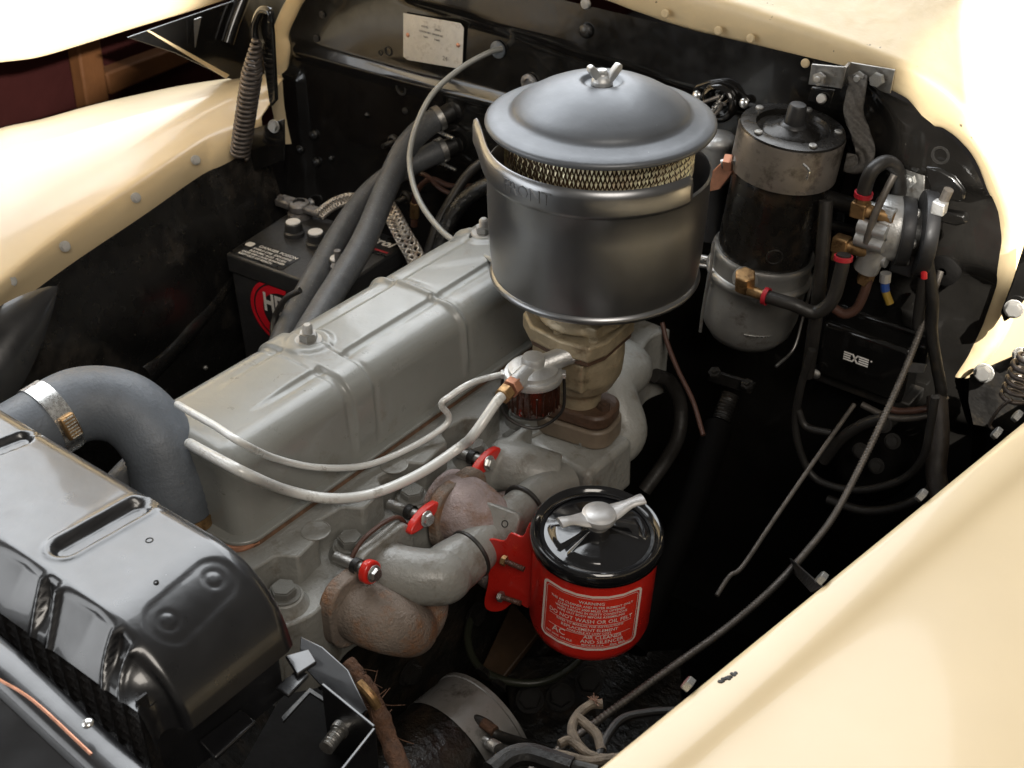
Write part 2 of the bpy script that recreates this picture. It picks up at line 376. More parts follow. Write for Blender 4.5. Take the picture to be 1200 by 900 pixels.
put('fender_panel', bm, CREAM, ff, sharp=0, solid=0.0015, sub=1)
for px, py in ((75, 289), (158, 232), (228, 188), (12, 330)):
    bolt(at(px, py, 'Z', 0.088) + V((.004, -.001, .002)), (0.85, -0.3, 0.5), 0.0058, ff, STEEL)

# ------------------------------------------------------------------ far inner fender
inn = thing('inner_fender', 'black inner fender panel below the far cream fender', 'inner fender', at(120, 400, 'X', -0.62))
NA = crom(A, 8)
_ay = sorted((a.y, a.x, a.z) for a in NA)
def apron_x(y, z):
    ax_ = interp([(q[0], q[1]) for q in _ay], y); az = interp([(q[0], q[2]) for q in _ay], y)
    t = max(0, min(1, (az - .004 - z) / (az - .004 + .62)))
    x = ax_ + 0.004 + 0.03 * sstep(0, .25, t) + 0.03 * t
    x += 0.010 * sstep(0.0, 0.02, z + 0.10 + 0.45 * (y + 0.15))
    return x
rows = []
for k in range(40):
    t = k / 39
    rows.append([V((apron_x(a.y, lerp(a.z - .004, -0.62, t)), a.y, lerp(a.z - .004, -0.62, t))) for a in NA])
bm = nb(); b_grid(bm, rows, flip=True)
put('apron', bm, BLACKI, inn, sharp=0, sub=1)
def on_apron(px, py, lift=0.0):
    lo, hi = .5, 3.0; d = ray(px, py) / FOC
    for _ in range(40):
        m = (lo + hi) / 2; q = CAM + d * m
        if q.x > apron_x(q.y, q.z) + lift: lo = m
        else: hi = m
    return CAM + d * lo
P = [on_apron(x, y, -.012) for x, y in ((163, 440), (185, 420), (212, 392), (240, 362), (268, 325))]
bm = nb(); b_tube(bm, crom(P, 6), lambda t: 0.022 - 0.008 * t, 14); put('stiffening_rib', bm, BLACKI, inn)
c0_ = on_apron(18, 425, .0); rows = []
for i in range(25):
    row = []
    for j in range(13):
        u_, v_ = i / 24, j / 12 * 2 - 1; half = .040 * math.sin(math.pi * min(1, .12 + u_ * .88)) ** .8
        hgt = .030 * (1 - v_ * v_) * math.sin(math.pi * min(1, .12 + u_ * .88))
        row.append(c0_ + V((.004 + hgt * .5 + v_ * half * .85, -.16 + .24 * u_, -.052 + .13 * u_ - v_ * half + hgt * .5)))
    rows.append(row)
bm = nb(); b_grid(bm, rows); put('wheel_house_bulge', bm, BLACKR, inn, sharp=0)
for px, py in ((155, 349), (144, 362), (241, 431)):
    bolt(on_apron(px, py, .001), (1, -.2, .2), 0.004, inn, STEEL if px > 200 else BLACKM, 'hole' if px < 200 else 'round')
# dark bracket panel between inner fender and firewall
P = atp([(254, 164), (300, 150), (332, 140), (333, 188), (300, 200), (258, 206)], 'Y', 0.205)
bm = nb(); b_poly(bm, P, 0.004); put('corner_bracket', bm, BLACK, inn, bevel=0.001)
P = atp([(230, 190), (300, 168), (352, 150), (356, 440), (230, 440)], 'Y', .43)
bm = nb(); b_poly(bm, P, 0.004); put('corner_panel', bm, BLACK, inn)
bolt(at(261, 176, 'Y', .20), (.2, -1, .2), 0.009, inn, STEEL, 'hex')
bolt(at(321, 148, 'Y', .20), (.2, -1, .2), 0.008, inn, STEEL, 'hex')

# ------------------------------------------------------------------ near fender
nf = thing('near_fender', 'cream front fender filling the near corner beside the open bay', 'fender', at(960, 690, 'Z', 0.09))
e0, e1 = at(1330, 386, 'Z', 0.09), at(560, 1012, 'Z', 0.09)
edge = [lerp(e0, e1, i / 40) for i in range(41)]
prof = [(0.002, -.05), (0, -.012), (0.0005, -.003), (.003, 0), (.012, .001), (.026, .0015), (.036, .001), (.043, -.0004), (.050, -.0026), (.062, -.0038), (.085, -.0042), (.12, -.0040), (.17, -.0033), (.23, -.003), (.30, -.006), (.38, -.014), (.46, -.03), (.54, -.07), (.60, -.13), (.64, -.2)]
rows = [[p + V((o, 0.0, z)) for o, z in prof] for p in edge]
bm = nb(); b_grid(bm, rows, flip=True)
put('fender_panel', bm, CREAM, nf, sharp=0, sub=1)
for px, py in ((1196, 488), (1172, 508), (1084, 581), (967, 679), (811, 803)):
    q = at(px, py, 'Z', 0.092); bolt(q + V((-.001, 0, -.002)), (-0.85, -0.1, 0.45), 0.0072, nf, ZINC, 'hexplain', spin=.5)
bm = nb()
for i in range(14):
    c = at(845 + i * 1.3 + random.uniform(-2, 2), 799 - i * 0.8 + random.uniform(-2, 2), 'Z', 0.0915)
    b_lathe(bm, [(0, 0.0006), (random.uniform(.0006, .0018), 0.0003), (.002, -.0004)], Matrix.Translation(c), 7)
put('paint_chip', bm, SOOT, nf)
# near inner fender, dark below the edge
rows = []
for k in range(10):
    t = k / 9
    rows.append([V((p.x + 0.008 - 0.02 * sstep(0, .3, t), p.y, lerp(0.08, -0.62, t))) for p in edge])
bm = nb(); b_grid(bm, rows)
tag(put('inner_fender', bm, BLACK, base=edge[20], sharp=0), 'black inner fender wall just below the near cream edge', 'inner fender')

# ------------------------------------------------------------------ cowl and firewall
FY = 0.42
Ipx = [(345, 168), (338, 125), (336, 100), (335, 82), (339, 56), (337, 40), (352, 8), (361, -8), (385, -45), (480, -70), (600, -45), (690, -6), (745, 14), (800, 34), (850, 47), (900, 62), (945, 82), (990, 100), (1040, 106), (1066, 120), (1079, 145), (1108, 152), (1134, 176), (1150, 206), (1165, 245), (1168, 272), (1160, 320), (1141, 368), (1126, 408), (1113, 438)]
Opx = [(327, 168), (318, 125), (314, 100), (310, 76), (315, 50), (320, 33), (333, 4), (348, -15), (370, -60), (480, -120), (620, -96), (710, -50), (770, -25), (825, -6), (875, 10), (922, 25), (970, 41), (1020, 59), (1060, 75), (1095, 95), (1120, 115), (1145, 142), (1165, 172), (1182, 207), (1193, 240), (1198, 275), (1190, 330), (1172, 390), (1150, 425), (1130, 442)]
Iv = atp(Ipx, 'Y', FY - .004); Ov = atp(Opx, 'Y', FY - .012)
cen = V((-0.25, 0, -0.15))
cw = thing('cowl', 'cream cowl rim arching round the black firewall', 'cowl', (-0.25, FY, -0.2))
rows = []
for i, (a, b) in enumerate(zip(crom(Iv, 4), crom(Ov, 4))):
    d = V((b.x - cen.x, 0, b.z - cen.z)).normalized()
    jit = V((random.uniform(-1, 1), 0, random.uniform(-1, 1))) * 0.0011
    right = sstep(-0.6, 0.0, b.x)
    back = 0.10 + 0.35 * right
    rows.append([a + V((0, .006, 0)) + jit, a + jit, lerp(a, b, .15) + V((0, -.003, 0)), lerp(a, b, .5) + V((0, -.006, 0)), lerp(a, b, .85) + V((0, -.004, 0)), b,
                 b + d * .004 + V((0, .006, 0)), b + d * .005 + V((0, .016, 0)), b + d * (.012) + V((0, .03, 0)), b + d * .030 * right + d * .004 + V((0, back * .25, 0)), b + d * (.012 + .05 * right) + V((0, back * .5, .0)), b + d * (.02 + .13 * right) + V((0, back, .0))])
bm = nb(); b_grid(bm, rows)
put('rim', bm, CREAM_ROUGH, cw, sharp=0, sub=1)
for px, py in ((842, 36), (880, 45), (944, 74), (780, 16)):
    bolt(at(px, py, 'Y', FY - .017), (0, -1, 0.1), 0.0058, cw, CREAM_ROUGH, 'screw', name='painted_screw')
P = atp([(1176, 384), (1196, 338), (1240, 315), (1240, 398), (1200, 412), (1160, 436), (1131, 443)], 'Y', FY + .01)
bm = nb(); b_poly(bm, P, -0.004); put('side_face', bm, CREAM, cw, bevel=.001)

fw = thing('firewall', 'black pressed steel firewall with ribs and bolts across the back', 'firewall', (-0.25, FY, -0.5))
mid = [lerp(a, b, .45) for a, b in zip(Iv, Ov)]
Lt = sorted([(p.z, p.x) for p in mid[:9]]) ; Rt = sorted([(p.z, p.x) for p in mid[11:]])
Lt = [(-.62, -.93), (-.2, -.905)] + Lt; Rt = [(-.62, .46), (-.1, .40)] + Rt
zs = [lerp(-.66, .345, i / 112) for i in range(113)]
ztop = max(p.z for p in mid)
def fw_d(x, z):
    d = 0.0
    zr = 0.155 + 0.03 * (x + .6) * .4                                # long horizontal rib
    d += 0.010 * (1 - sstep(.006, .012, abs(z - zr))) * sstep(-.845, -.835, x) * (1 - sstep(-.30, -.26, x))
    d += 0.008 * (1 - sstep(.105, .115, z)) * (1 - sstep(-.835, -.825, x)) + 0.008 * sstep(.105, .115, z) * (1 - sstep(.15, .16, z)) * 0
    d += 0.012 * sstep(.262, .272, z + 0.03 * math.sin(2.0 * (x + .2))) * sstep(-.62, -.55, x)     # bent top
    bul = sstep(.16, .19, x) * sstep(-.12, -.08, z)                   # bulged right end
    d += 0.016 * bul + 0.012 * sstep(.20, .225, x + .02 * math.sin(40 * z)) * sstep(.10, .13, z + .02 * math.sin(30 * x))
    d += 0.0025 * noise.noise(V((x * 7, z * 7, 3)))
    d -= 0.02 * math.exp(-(((x - .235) / .03) ** 2 + ((z - .20) / .03) ** 2))
    return d
rows = []
for z in zs:
    l = interp(Lt, z); r_ = interp(Rt, z)
    if z > 0.30: l = max(l, interp([(.30, l), (.345, -0.62)], z))
    N_ = 150
    rows.append([V((lerp(l, r_, i / N_), FY - fw_d(lerp(l, r_, i / N_), z), z)) for i in range(N_ + 1)])
bm = nb(); b_grid(bm, rows)
put('firewall_panel', bm, BLACKF, fw, sharp=0)
dp = atp([(473, 15), (540, 27), (544, 33), (542, 81), (478, 70), (473, 66)], 'Y', FY - .004)
bm = nb(); b_poly(bm, dp, -0.0012); pl = put('data_plate', bm, PLATE, fw, bevel=.0004); pl['label'] = 'worn bare metal data plate with faint stamping'
pmx = frame(lerp(dp[0], dp[3], .5) + V((0, -.0032, 0)), (0, -1, 0), (1, 0, -.0))
for s, sx, sy, sz in (('MODEL           SERIAL', .0, .020, .0042), ('CHASSIS NO.   ENGINE NO.', .0, .012, .0040), ('TRIM            PAINT', .0, .004, .0040), ('24', .026, -.022, .010)):
    bm = text_bm(s, sz, lambda c: pmx @ (c + V((sx, sy, 0))), 0.0002); put('stamping', bm, LEAD, pl, smooth=False)
for q in ((478, 41), (537, 53)): bolt(at(q[0], q[1], 'Y', FY - .0055), (0, -1, 0), .0035, pl, COPPER, 'round')
for px, py, s_, k_, m_ in ((378, 17, .006, 'screw', BLACKM), (371, 45, .006, 'screw', BLACKM), (455, 60, .007, 'hole', BLACKM), (446, 62, .004, 'hole', BLACKM), (470, 104, .010, 'hole', BLACKM), (475, 130, .006, 'round', BLACKM), (687, 36, .011, 'round', BLACK), (687, 4, .008, 'screw', STEEL), (352, 175, .009, 'round', BLACK), (368, 158, .010, 'round', BLACK), (371, 190, .010, 'round', BLACK), (388, 186, .006, 'round', BLACK), (365, 237, .008, 'round', STEEL), (430, 135, .005, 'round', BLACK), (1102, 182, .010, 'hole', BLACKM)):
    d_ = at(px, py, 'Y', FY); bolt(at(px, py, 'Y', FY - fw_d(d_.x, d_.z) - .001), (0, -1, 0), s_, fw, m_, k_)
gm = frame(at(584, 58, 'Y', FY - .002), (0, -1, 0)); bm = nb(); b_lathe(bm, [(.013, 0), (.013, .003), (.009, .006), (.004, .008), (.003, .004)], gm, 28); put('grommet', bm, RUBBER, fw)
gm = frame(at(621, 97, 'Y', FY - .002), (0, -1, 0)); bm = nb(); b_lathe(bm, [(.014, 0), (.014, .004), (.008, .006), (.006, .001), (0, .001)], gm, 24); put('grommet', bm, LEAD, fw)
gm = frame(at(1105, 318, 'Y', FY - .03), (0, -1, 0)); bm = nb(); b_lathe(bm, [(.020, -.02), (.020, .001), (.016, .003), (.006, .004), (.004, .002)], gm, 28); put('grommet', bm, DEEP, fw)

# ------------------------------------------------------------------ hood corner and hinges
hd = thing('hood', 'raised hood, its sunlit pale skirt above the far fender', 'hood', at(290, -5, 'X', -0.88))
L0 = atp([(-120, 88), (-40, 82), (0, 74), (45, 68), (100, 52), (160, 33), (220, 15), (285, -6), (330, -20)], 'X', -0.88)
rows = []
for p in crom(L0, 6):
    rows.append([p + V((-.010, 0, .002)), p, p + V((.004, 0, .006)), p + V((-.004, .0, .05)), p + V((.004, 0, .15)), p + V((.04, -.01, .26)), p + V((.12, -.02, .36)), p + V((.26, -.03, .43))])
bm = nb(); b_grid(bm, rows)
put('skirt', bm, CREAM, hd, sharp=0, sub=1, solid=.0015)
P = atp([(150, 44), (300, -8), (345, -20), (322, 60), (317, 104), (268, 92), (205, 62)], 'X', -0.90)
bm = nb(); b_poly(bm, P, 0.004); put('inner_brace', bm, BLACK, hd, bevel=.001)
P = atp([(172, 36), (176, 36), (269, 88), (265, 92)], 'X', -0.893); bm = nb(); b_poly(bm, P, 0.002); put('trim_edge', bm, CREAM, hd)
P = atp([(228, 23), (236, 20), (229, 56)], 'X', -0.890); bm = nb(); b_poly(bm, P, 0.002); put('brace_tab', bm, STEEL, hd)
bm = nb(); b_tube(bm, crom(atp([(266, 50), (274, 25), (286, -5)], 'X', -0.892), 6), 0.012, 12); put('brace_rib', bm, BLACK, hd)

def hinge(name, lab, pa, pb, arm, rmax, turns, hook_top, hook_bot, Y):
    t = thing(name, lab, 'hinge', arm[0])
    L_ = (pb - pa).length
    bm = nb(); b_tube(bm, coil(pa, pb, lambda q: rmax * min(1, .35 + 2.2 * q), 0, turns), 0.0031, 8)
    put('spring', bm, SPRING, t, sharp=0)
    bm = nb(); b_tube(bm, crom(hook_bot, 6), 0.0021, 8); put('spring_hook', bm, SPRING, t, sharp=0)
    bm = nb(); b_tube(bm, crom(hook_top, 6), 0.0055, 10); put('arm_loop', bm, BLACK, t, sharp=0)
    bm = nb(); b_poly(bm, arm, 0.007); put('hinge_arm', bm, BLACK, t, bevel=.002)
    return t
pa, pb = at(301, 46, 'Y', .17), at(281, 182, 'Y', .17)
hinge('hinge_assembly', 'black hood hinge with tall coil spring beside the far cream rim', pa, pb,
      atp([(303, 8), (316, 10), (319, 40), (323, 118), (316, 126), (309, 80), (302, 40)], 'Y', .185), .0135, 25,
      atp([(302, 52), (298, 40), (299, 26), (306, 12), (316, 14), (318, 26)], 'Y', .175), atp([(281, 182), (274, 188), (273, 202)], 'Y', .17), .33)
pa, pb = at(1212, 408, 'Y', .33), at(1188, 470, 'Y', .33)
h2 = hinge('hinge_assembly', 'black hood hinge with coil spring at the right edge above near fender', pa, pb,
      atp([(1200, 285), (1215, 275), (1215, 330), (1186, 372), (1176, 378), (1172, 366), (1186, 330)], 'Y', .385), .0165, 7,
      atp([(1203, 300), (1206, 285), (1212, 275)], 'Y', .38), atp([(1186, 468), (1172, 478), (1160, 496), (1163, 503)], 'Y', .31), .33)
bolt(at(1188, 362, 'Y', .378), (.1, -1, .2), .009, h2, STEEL)
P = atp([(1100, 430), (1250, 390), (1250, 720), (1090, 700)], 'Y', .45); bm = nb(); b_poly(bm, P, .004); put('side_panel', bm, BLACKF, fw)
P = atp([(1136, 440), (1200, 412), (1235, 412), (1235, 520), (1180, 505), (1140, 498), (1134, 470)], 'Y', .405)
bm = nb(); b_poly(bm, P, .004); put('hinge_plate', bm, BLACKM, h2, bevel=.001)
bolt(at(1153, 437, 'Y', .398), (.1, -1, .2), .010, h2, STEEL)
bolt(at(1196, 416, 'Y', .398), (.1, -1, .2), .008, h2, STEEL)
#MARK-ENGINE

# ================================================================== ENGINE
# engine block, mostly in the dark
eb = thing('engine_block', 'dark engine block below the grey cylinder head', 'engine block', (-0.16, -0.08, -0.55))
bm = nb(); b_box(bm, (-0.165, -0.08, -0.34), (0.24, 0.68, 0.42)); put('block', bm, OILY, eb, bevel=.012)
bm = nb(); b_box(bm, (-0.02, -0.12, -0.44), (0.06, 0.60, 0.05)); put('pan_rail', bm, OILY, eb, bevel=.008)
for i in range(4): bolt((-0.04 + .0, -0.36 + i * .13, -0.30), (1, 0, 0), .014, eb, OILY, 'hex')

# cylinder head
ch = thing('cylinder_head', 'grey painted cylinder head with big hexagon bolts along its near side', 'cylinder head', (-0.16, -0.08, -0.14))
BY = [at(335, 690, 'Z', -.022), at(410, 629, 'Z', -.022), at(481, 573, 'Z', -.022)]
byl = [q.y for q in BY] + [BY[2].y + .112, BY[2].y + .215, BY[2].y + .32]
bx = BY[1].x
y0, y1 = -0.455, 0.31
def ledge(y):
    d = min(abs(y - b) for b in byl)
    return lerp(-0.072, -0.050, sstep(.018, .034, d)) + 0.003 * math.sin(60 * y)
poly = [(-0.285, y1), (-0.285, y0 + .02), (-0.272, y0)]
N_ = 160; poly += [(ledge(lerp(y0, y1, i / N_)) , lerp(y0, y1, i / N_)) for i in range(N_ + 1)]
bm = nb(); b_prism(bm, poly, -0.06, -0.0075); put('deck', bm, GREYC, ch, bevel=.0022, bseg=2)
poly = [(-0.29, y1), (-0.29, y0), (-0.02, y0), (-0.012, y0 + .01)] + [(-0.012 + .006 * math.cos((lerp(y0, y1, i / 80) - byl[0]) / .105 * 2 * math.pi), lerp(y0 + .012, y1, i / 80)) for i in range(81)]
bm = nb(); b_prism(bm, poly, -0.155, -0.046); put('lower_casting', bm, GREYC, ch, bevel=.003, bseg=2)
for i, y in enumerate(byl):
    bm = nb(); b_lathe(bm, [(.027, -.048), (.0215, -.040), (.020, -.034), (.018, -.0325), (0, -.0325)], T(bx, y, 0), 32); put('bolt_boss', bm, GREYC, ch)
    bolt((bx, y, -.0325), (0, 0, 1), .0138, ch, GREYC, 'hex', spin=.35 + .2 * i)
for px, py in ((370, 622), (462, 545), (432, 522)):
    q = at(px, py, 'Z', -.0075); bm = nb(); b_lathe(bm, [(.0165, 0), (.0163, .0012), (.0150, .0016), (.0147, .0009), (0, .0009)], Matrix.Translation(q), 32); put('core_plug', bm, GREYC, ch)

# valve cover
vc = thing('valve_cover', 'long grey painted valve cover with pressed ribs on the engine', 'valve cover', (-0.18, -0.08, 0))
xl, xr, zt = -0.262, -0.104, 0.106
vy0, vy1 = -0.405, 0.285
prof = []
def arcp(cx, cz, r_, a0, a1, n):
    return [(cx + r_ * math.cos(R(lerp(a0, a1, i / n))), cz + r_ * math.sin(R(lerp(a0, a1, i / n)))) for i in range(n + 1)]
rc = 0.030
prof += [(xr + .001, .004), (xr, .010), (xr - .001, .025), (xr - .002, .045), (xr - .003, .06)]
prof += arcp(xr - .0035 - rc, zt - rc, rc, 0, 86, 12)
cx = (xl + xr) / 2
prof += [(lerp(xr - .036, xl + .036, i / 56), zt + .002 * math.sin(math.pi * i / 56)) for i in range(1, 56)]
prof += arcp(xl + .0035 + rc, zt - rc, rc, 94, 180, 10)
prof += [(xl + .002, .045), (xl, .010), (xl - .001, .004)]
yb1 = at(424, 462, 'Z', .098).y; yb2 = at(443, 447, 'Z', .098).y; yr2 = at(538, 370, 'Z', .098).y
yr3 = yr2 + (yr2 - yb2)
def vdisp(x, z, y):
    top = sstep(.088, .102, z)
    d = 0.0
    side = sstep(.018, .035, z)
    band = sstep(yb1 - .003, yb1 + .001, y) * (1 - sstep(yb2 - .001, yb2 + .003, y))
    d += .0045 * band * side
    d -= .0018 * (math.exp(-((y - yb1 + .008) / .004) ** 2) + math.exp(-((y - yb2 - .008) / .004) ** 2)) * side
    for yy in (yr2, yr3, ): d += .0052 * math.exp(-((y - yy) / .0048) ** 2) * side - .0014 * math.exp(-((y - yy - .011) / .004) ** 2) * side
    # central strip between two long grooves, fading out at the front end
    fade = sstep(vy0 + .07, vy0 + .15, y)
    xa, xb = cx - .030, cx + .026
    strip = sstep(xa - .003, xa + .002, x) * (1 - sstep(xb - .002, xb + .003, x)) * top
    d += .0034 * strip * fade * (1 - band)
    d -= .0012 * top * fade * (1 - band) * (math.exp(-((x - xb - .008) / .004) ** 2) + math.exp(-((x - xa + .008) / .004) ** 2))
    for sx, sy in studs: # dish round each stud
        q = math.hypot(x - sx, y - sy); d += top * (.003 * (1 - sstep(.022, .032, q)) - .002 * (1 - sstep(.010, .016, q)))
    d += .0005 * noise.noise(V((x * 14, y * 9, z * 14)))
    return d
s1 = at(362, 402, 'Z', zt + .003); s2 = at(567, 276, 'Z', zt + .003)
studs = [(s1.x, s1.y), (s2.x, s2.y)]
n_ = len(prof); rows = []
er = 0.022
def vrow(y, ins, dz, k=1.0):
    row = []
    for i, (x, z) in enumerate(prof):
        a = prof[max(0, i - 1)]; b = prof[min(n_ - 1, i + 1)]; tx, tz = b[0] - a[0], b[1] - a[1]; l = math.hypot(tx, tz); nx, nz_ = tz / l, -tx / l
        d = vdisp(x, z, y) if k == 1.0 else 0
        zz = z + nz_ * (d - ins) ; xx = x + nx * (d - ins)
        row.append(V((cx + (xx - cx) * k, y, .003 + (zz - .003) * k if k < 1 else max(zz, .0035))))
    return row
for k in (0.0, .5, .9): rows.append(vrow(vy0, er, 0, max(k, .001)))
for i in range(8):
    a = R(90 * i / 8); rows.append(vrow(vy0 + er * (1 - math.sin(a)) if False else vy0 + er * (1 - math.cos(a)), er * (1 - math.sin(a)), 0))
for i in range(401): rows.append(vrow(lerp(vy0 + er, vy1 - er, i / 400), 0, 0))
for i in range(1, 9):
    a = R(90 * i / 8); rows.append(vrow(vy1 - er + er * math.sin(a), er * (1 - math.cos(a)), 0))
for k in (.9, .5, 0.001): rows.append(vrow(vy1, er, 0, k))
bm = nb(); b_grid(bm, rows, flip=True); put('cover_shell', bm, GREY, vc, sharp=60)
def rring(ex, z0, z1, r_, inset=0):
    w_, h_ = xr - xl + 2 * ex, vy1 - vy0 + 2 * ex
    return [(cx + x, (vy0 + vy1) / 2 + y) for x, y in rrect(w_, h_, r_, 10)]
bm = nb(); b_prism(bm, rring(.0115, 0, 0, .030), -.0005, .0045); put('base_flange', bm, GREY, vc, bevel=.0015)
bm = nb(); b_prism(bm, rring(.0095, 0, 0, .028), -.0075, -.0005); put('gasket', bm, CORK, vc)
for (sx, sy) in studs:
    bm = nb(); b_lathe(bm, [(.0185, 0), (.020, .003), (.018, .0065), (.010, .0075)], T(sx, sy, zt - .001), 28); put('rubber_grommet', bm, CABLE, vc)
    bolt((sx, sy, zt + .005), (0, 0, 1), .0112, vc, STEEL, 'stud')
# squeezed out gasket cement at the front corner
bm = nb(); b_tube(bm, crom([(-.098, -.388, -.004), (-.105, -.409, -.004), (-.13, -.4185, -.004), (-.17, -.4195, -.004)], 8), .0042, 8); put('gasket_cement', bm, COPPER, vc)

# thermostat housing and bolt
th = thing('thermostat_housing', 'grey thermostat housing under the fat radiator hose', 'thermostat', at(205, 620, 'Z', -.02))
c0 = at(206, 640, 'Z', -.03)
bm = nb(); b_lathe(bm, [(.062, -.03), (.062, -.012), (.046, -.006), (.038, .004), (.034, .03), (.036, .035), (.036, .04), (0, .04)], Matrix.Translation(c0), 40); put('neck', bm, GREYC, th)
q = at(252, 618, 'Z', -.015); bm = nb(); b_lathe(bm, [(.020, -.03), (.018, -.002), (.015, 0), (0, 0)], Matrix.Translation(q), 28); put('bolt_ear', bm, GREYC, th)
bolt(q, (.1, 0, 1), .0125, th, STEEL, 'hex', spin=.3)

# ------------------------------------------------------------------ radiator hose
rh = thing('radiator_hose', 'fat grey rubber radiator hose bending down into the engine', 'hose', at(150, 480, 'Z', .10))
HP = crom(atp([(-20, 540, 'Z', .120), (40, 503, 'Z', .128), (95, 474, 'Z', .132), (148, 480, 'Z', .120), (186, 520, 'Z', .088), (200, 575, 'Z', .040), (206, 628, 'Z', -.012)]), 12)
def hr(t): return .0395 - .0035 * math.exp(-((t - .60) / .09) ** 2) * 0 + .0008 * math.sin(t * 210) * sstep(.62, .7, t)
bm = nb(); b_tube(bm, HP, hr, 36); put('hose', bm, RUBBER, rh, sharp=0)
def band(name, P, tan, r_, w_, mat, parent, th_=.0016):
    bm = nb(); b_lathe(bm, [(r_, -w_ / 2), (r_ + th_, -w_ / 2), (r_ + th_, w_ / 2), (r_, w_ / 2)], frame(P, tan), 40); return put(name, bm, mat, parent)
i_ = 16; tn = (HP[i_ + 1] - HP[i_ - 1]).normalized()
cl = band('clamp_band', HP[i_], tn, .0395, .021, ZINC, rh)
side = (CAM - HP[i_]); side = (side - tn * side.dot(tn)).normalized()
side = (Matrix.Rotation(R(22), 3, tn) @ side)
cm = frame(HP[i_] + side * .0425, side, tn)
bm = nb(); b_box(bm, (0, 0, .002), (.016, .026, .008), cm); put('screw_housing', bm, BRASS, cl, bevel=.002)
for k in range(7):
    bm = nb(); b_box(bm, (0, -.0105 + k * .0035, .0068), (.011, .0016, .0012), cm); put('screw_thread', bm, ZINC, cl)
i2 = len(HP) - 6; tn2 = (HP[i2 + 1] - HP[i2 - 1]).normalized(); band('clamp_band', HP[i2], tn2, .0400, .013, BRASS, rh)
bm = nb(); b_lathe(bm, [(.040, 0), (.046, .002), (.047, .012), (.041, .015)], frame(HP[-2], tn2), 40); put('hose_end', bm, RUBBER, rh)
tube('bypass_hose', atp([(110, 600, 'Z', .02), (140, 570, 'Z', .035), (165, 548, 'Z', .03), (200, 545, 'Z', .0)]), .019, RUBBERH, seg=20,
     label='short grey bypass hose crossing under the fat radiator hose', cat='hose')

# ------------------------------------------------------------------ radiator top, core, front panel
rs = thing('radiator_tank', 'glossy black radiator top tank shroud in the front left corner', 'radiator', (-0.1, -0.62, 0.0))
ZT = 0.20; XS = 0.055; RB = 0.088; XL = -0.75
Bk, Fr = -0.556, -0.668
def spine(s):       # along X, then bending down at the near end
    L1 = XS - XL
    if s <= L1: return XL + s, 0.0, 0.0
    a = (s - L1) / RB
    am = R(76)
    if a <= am: return XS + RB * math.sin(a), RB * (1 - math.cos(a)), a
    e = s - L1 - RB * am
    return XS + RB * math.sin(am) + e * math.cos(am), RB * (1 - math.cos(am)) + e * math.sin(am), am
cross = [(Bk + .010, -.075), (Bk + .010, -.03), (Bk + .008, -.012), (Bk + .003, -.004), (Bk - .006, 0)]
cross += [(lerp(Bk - .006, Fr + .004, i / 46), 0.0) for i in range(1, 47)]
cross += [(Fr - .001, -.0015), (Fr - .004, -.005)] + [(lerp(Fr - .006, Fr - .030, i / 20), lerp(-.008, -.040, i / 20)) for i in range(21)]
slA, slB = at(78, 640, 'Z', ZT), at(160, 594, 'Z', ZT)
slC, slD = at(-80, 555, 'Z', ZT), at(24, 514, 'Z', ZT)
def capd(x, y, a, b):
    ax, ay, bx_, by_ = a.x, a.y, b.x, b.y; l2 = (bx_ - ax) ** 2 + (by_ - ay) ** 2
    t = max(0, min(1, ((x - ax) * (bx_ - ax) + (y - ay) * (by_ - ay)) / l2)); return math.hypot(x - ax - t * (bx_ - ax), y - ay - t * (by_ - ay))
fl = [at(38, 690, 'Y', -.69).x, at(128, 765, 'Y', -.69).x, at(-60, 610, 'Y', -.69).x]
circ = [at(196, 719, 'Z', ZT - .004), at(250, 673, 'Z', ZT - .004)]
SL = XS - XL + RB * R(76) + .012
rows = []
NS = 420
for i in range(NS + 1):
    s = SL * i / NS; x, dz, a = spine(s); row = []
    # unrolled x for features
    for j, (y, z) in enumerate(cross):
        d = 0.0; ys = y
        if 3 <= j <= 51:
            c1 = capd(x, y, slA, slB); d -= .0075 * (1 - sstep(.0075, .0135, c1)); d += .0015 * math.exp(-((c1 - .016) / .003) ** 2)
            c1 = capd(x, y, slC, slD); d -= .006 * (1 - sstep(.007, .012, c1))
            for c in circ:
                q = math.hypot(x - c.x, y - c.y); d -= .0009 * math.exp(-((q - .0070) / .0016) ** 2)
            pd = capd(x, y, circ[0], circ[1]); d -= .0012 * (1 - sstep(.016, .020, pd))
            d += .0007 * noise.noise(V((x * 6, y * 6, 1.0))) + .00012 * noise.noise(V((x * 40, y * 40, 5.0)))
        else:
            if j > 51:
                k = (j - 51) / 22.0
                for fx in fl:
                    u_ = (x - fx - .012 * (k - .5)) ; g = 1 - sstep(.005, .009, abs(u_)); d -= .007 * g * math.sin(math.pi * min(1, .15 + k)); d += .0035 * math.exp(-((abs(u_) - .0105) / .003) ** 2)
                # facets between the flutes
                ph = abs(((x - fl[0]) / (fl[1] - fl[0])) % 1.0 - .5) * 2
                d += .007 * (1 - k) * ph - .005 * (1 - k)
                d += .0012 * noise.noise(V((x * 12, z * 12, 8.0)))
        dd = d
        # outward direction: up for the top, forward-up for the front face, rotated by the bend
        if j > 51: ny, nz_ = -.80, .60
        elif j < 3: ny, nz_ = 1, 0
        else: ny, nz_ = 0, 1
        hz = z + dd * nz_
        kk = max(0.0, (j - 51) / 22.0)          # the front skirt keeps its level while the top bends down to meet it
        dzz = lerp(dz, max(0.0, dz - .040), min(1, kk)); aa = a * (1 - min(1, kk))
        row.append(V((x + hz * math.sin(aa), ys + dd * ny, ZT - dzz + hz * math.cos(aa))))
    rows.append(row)
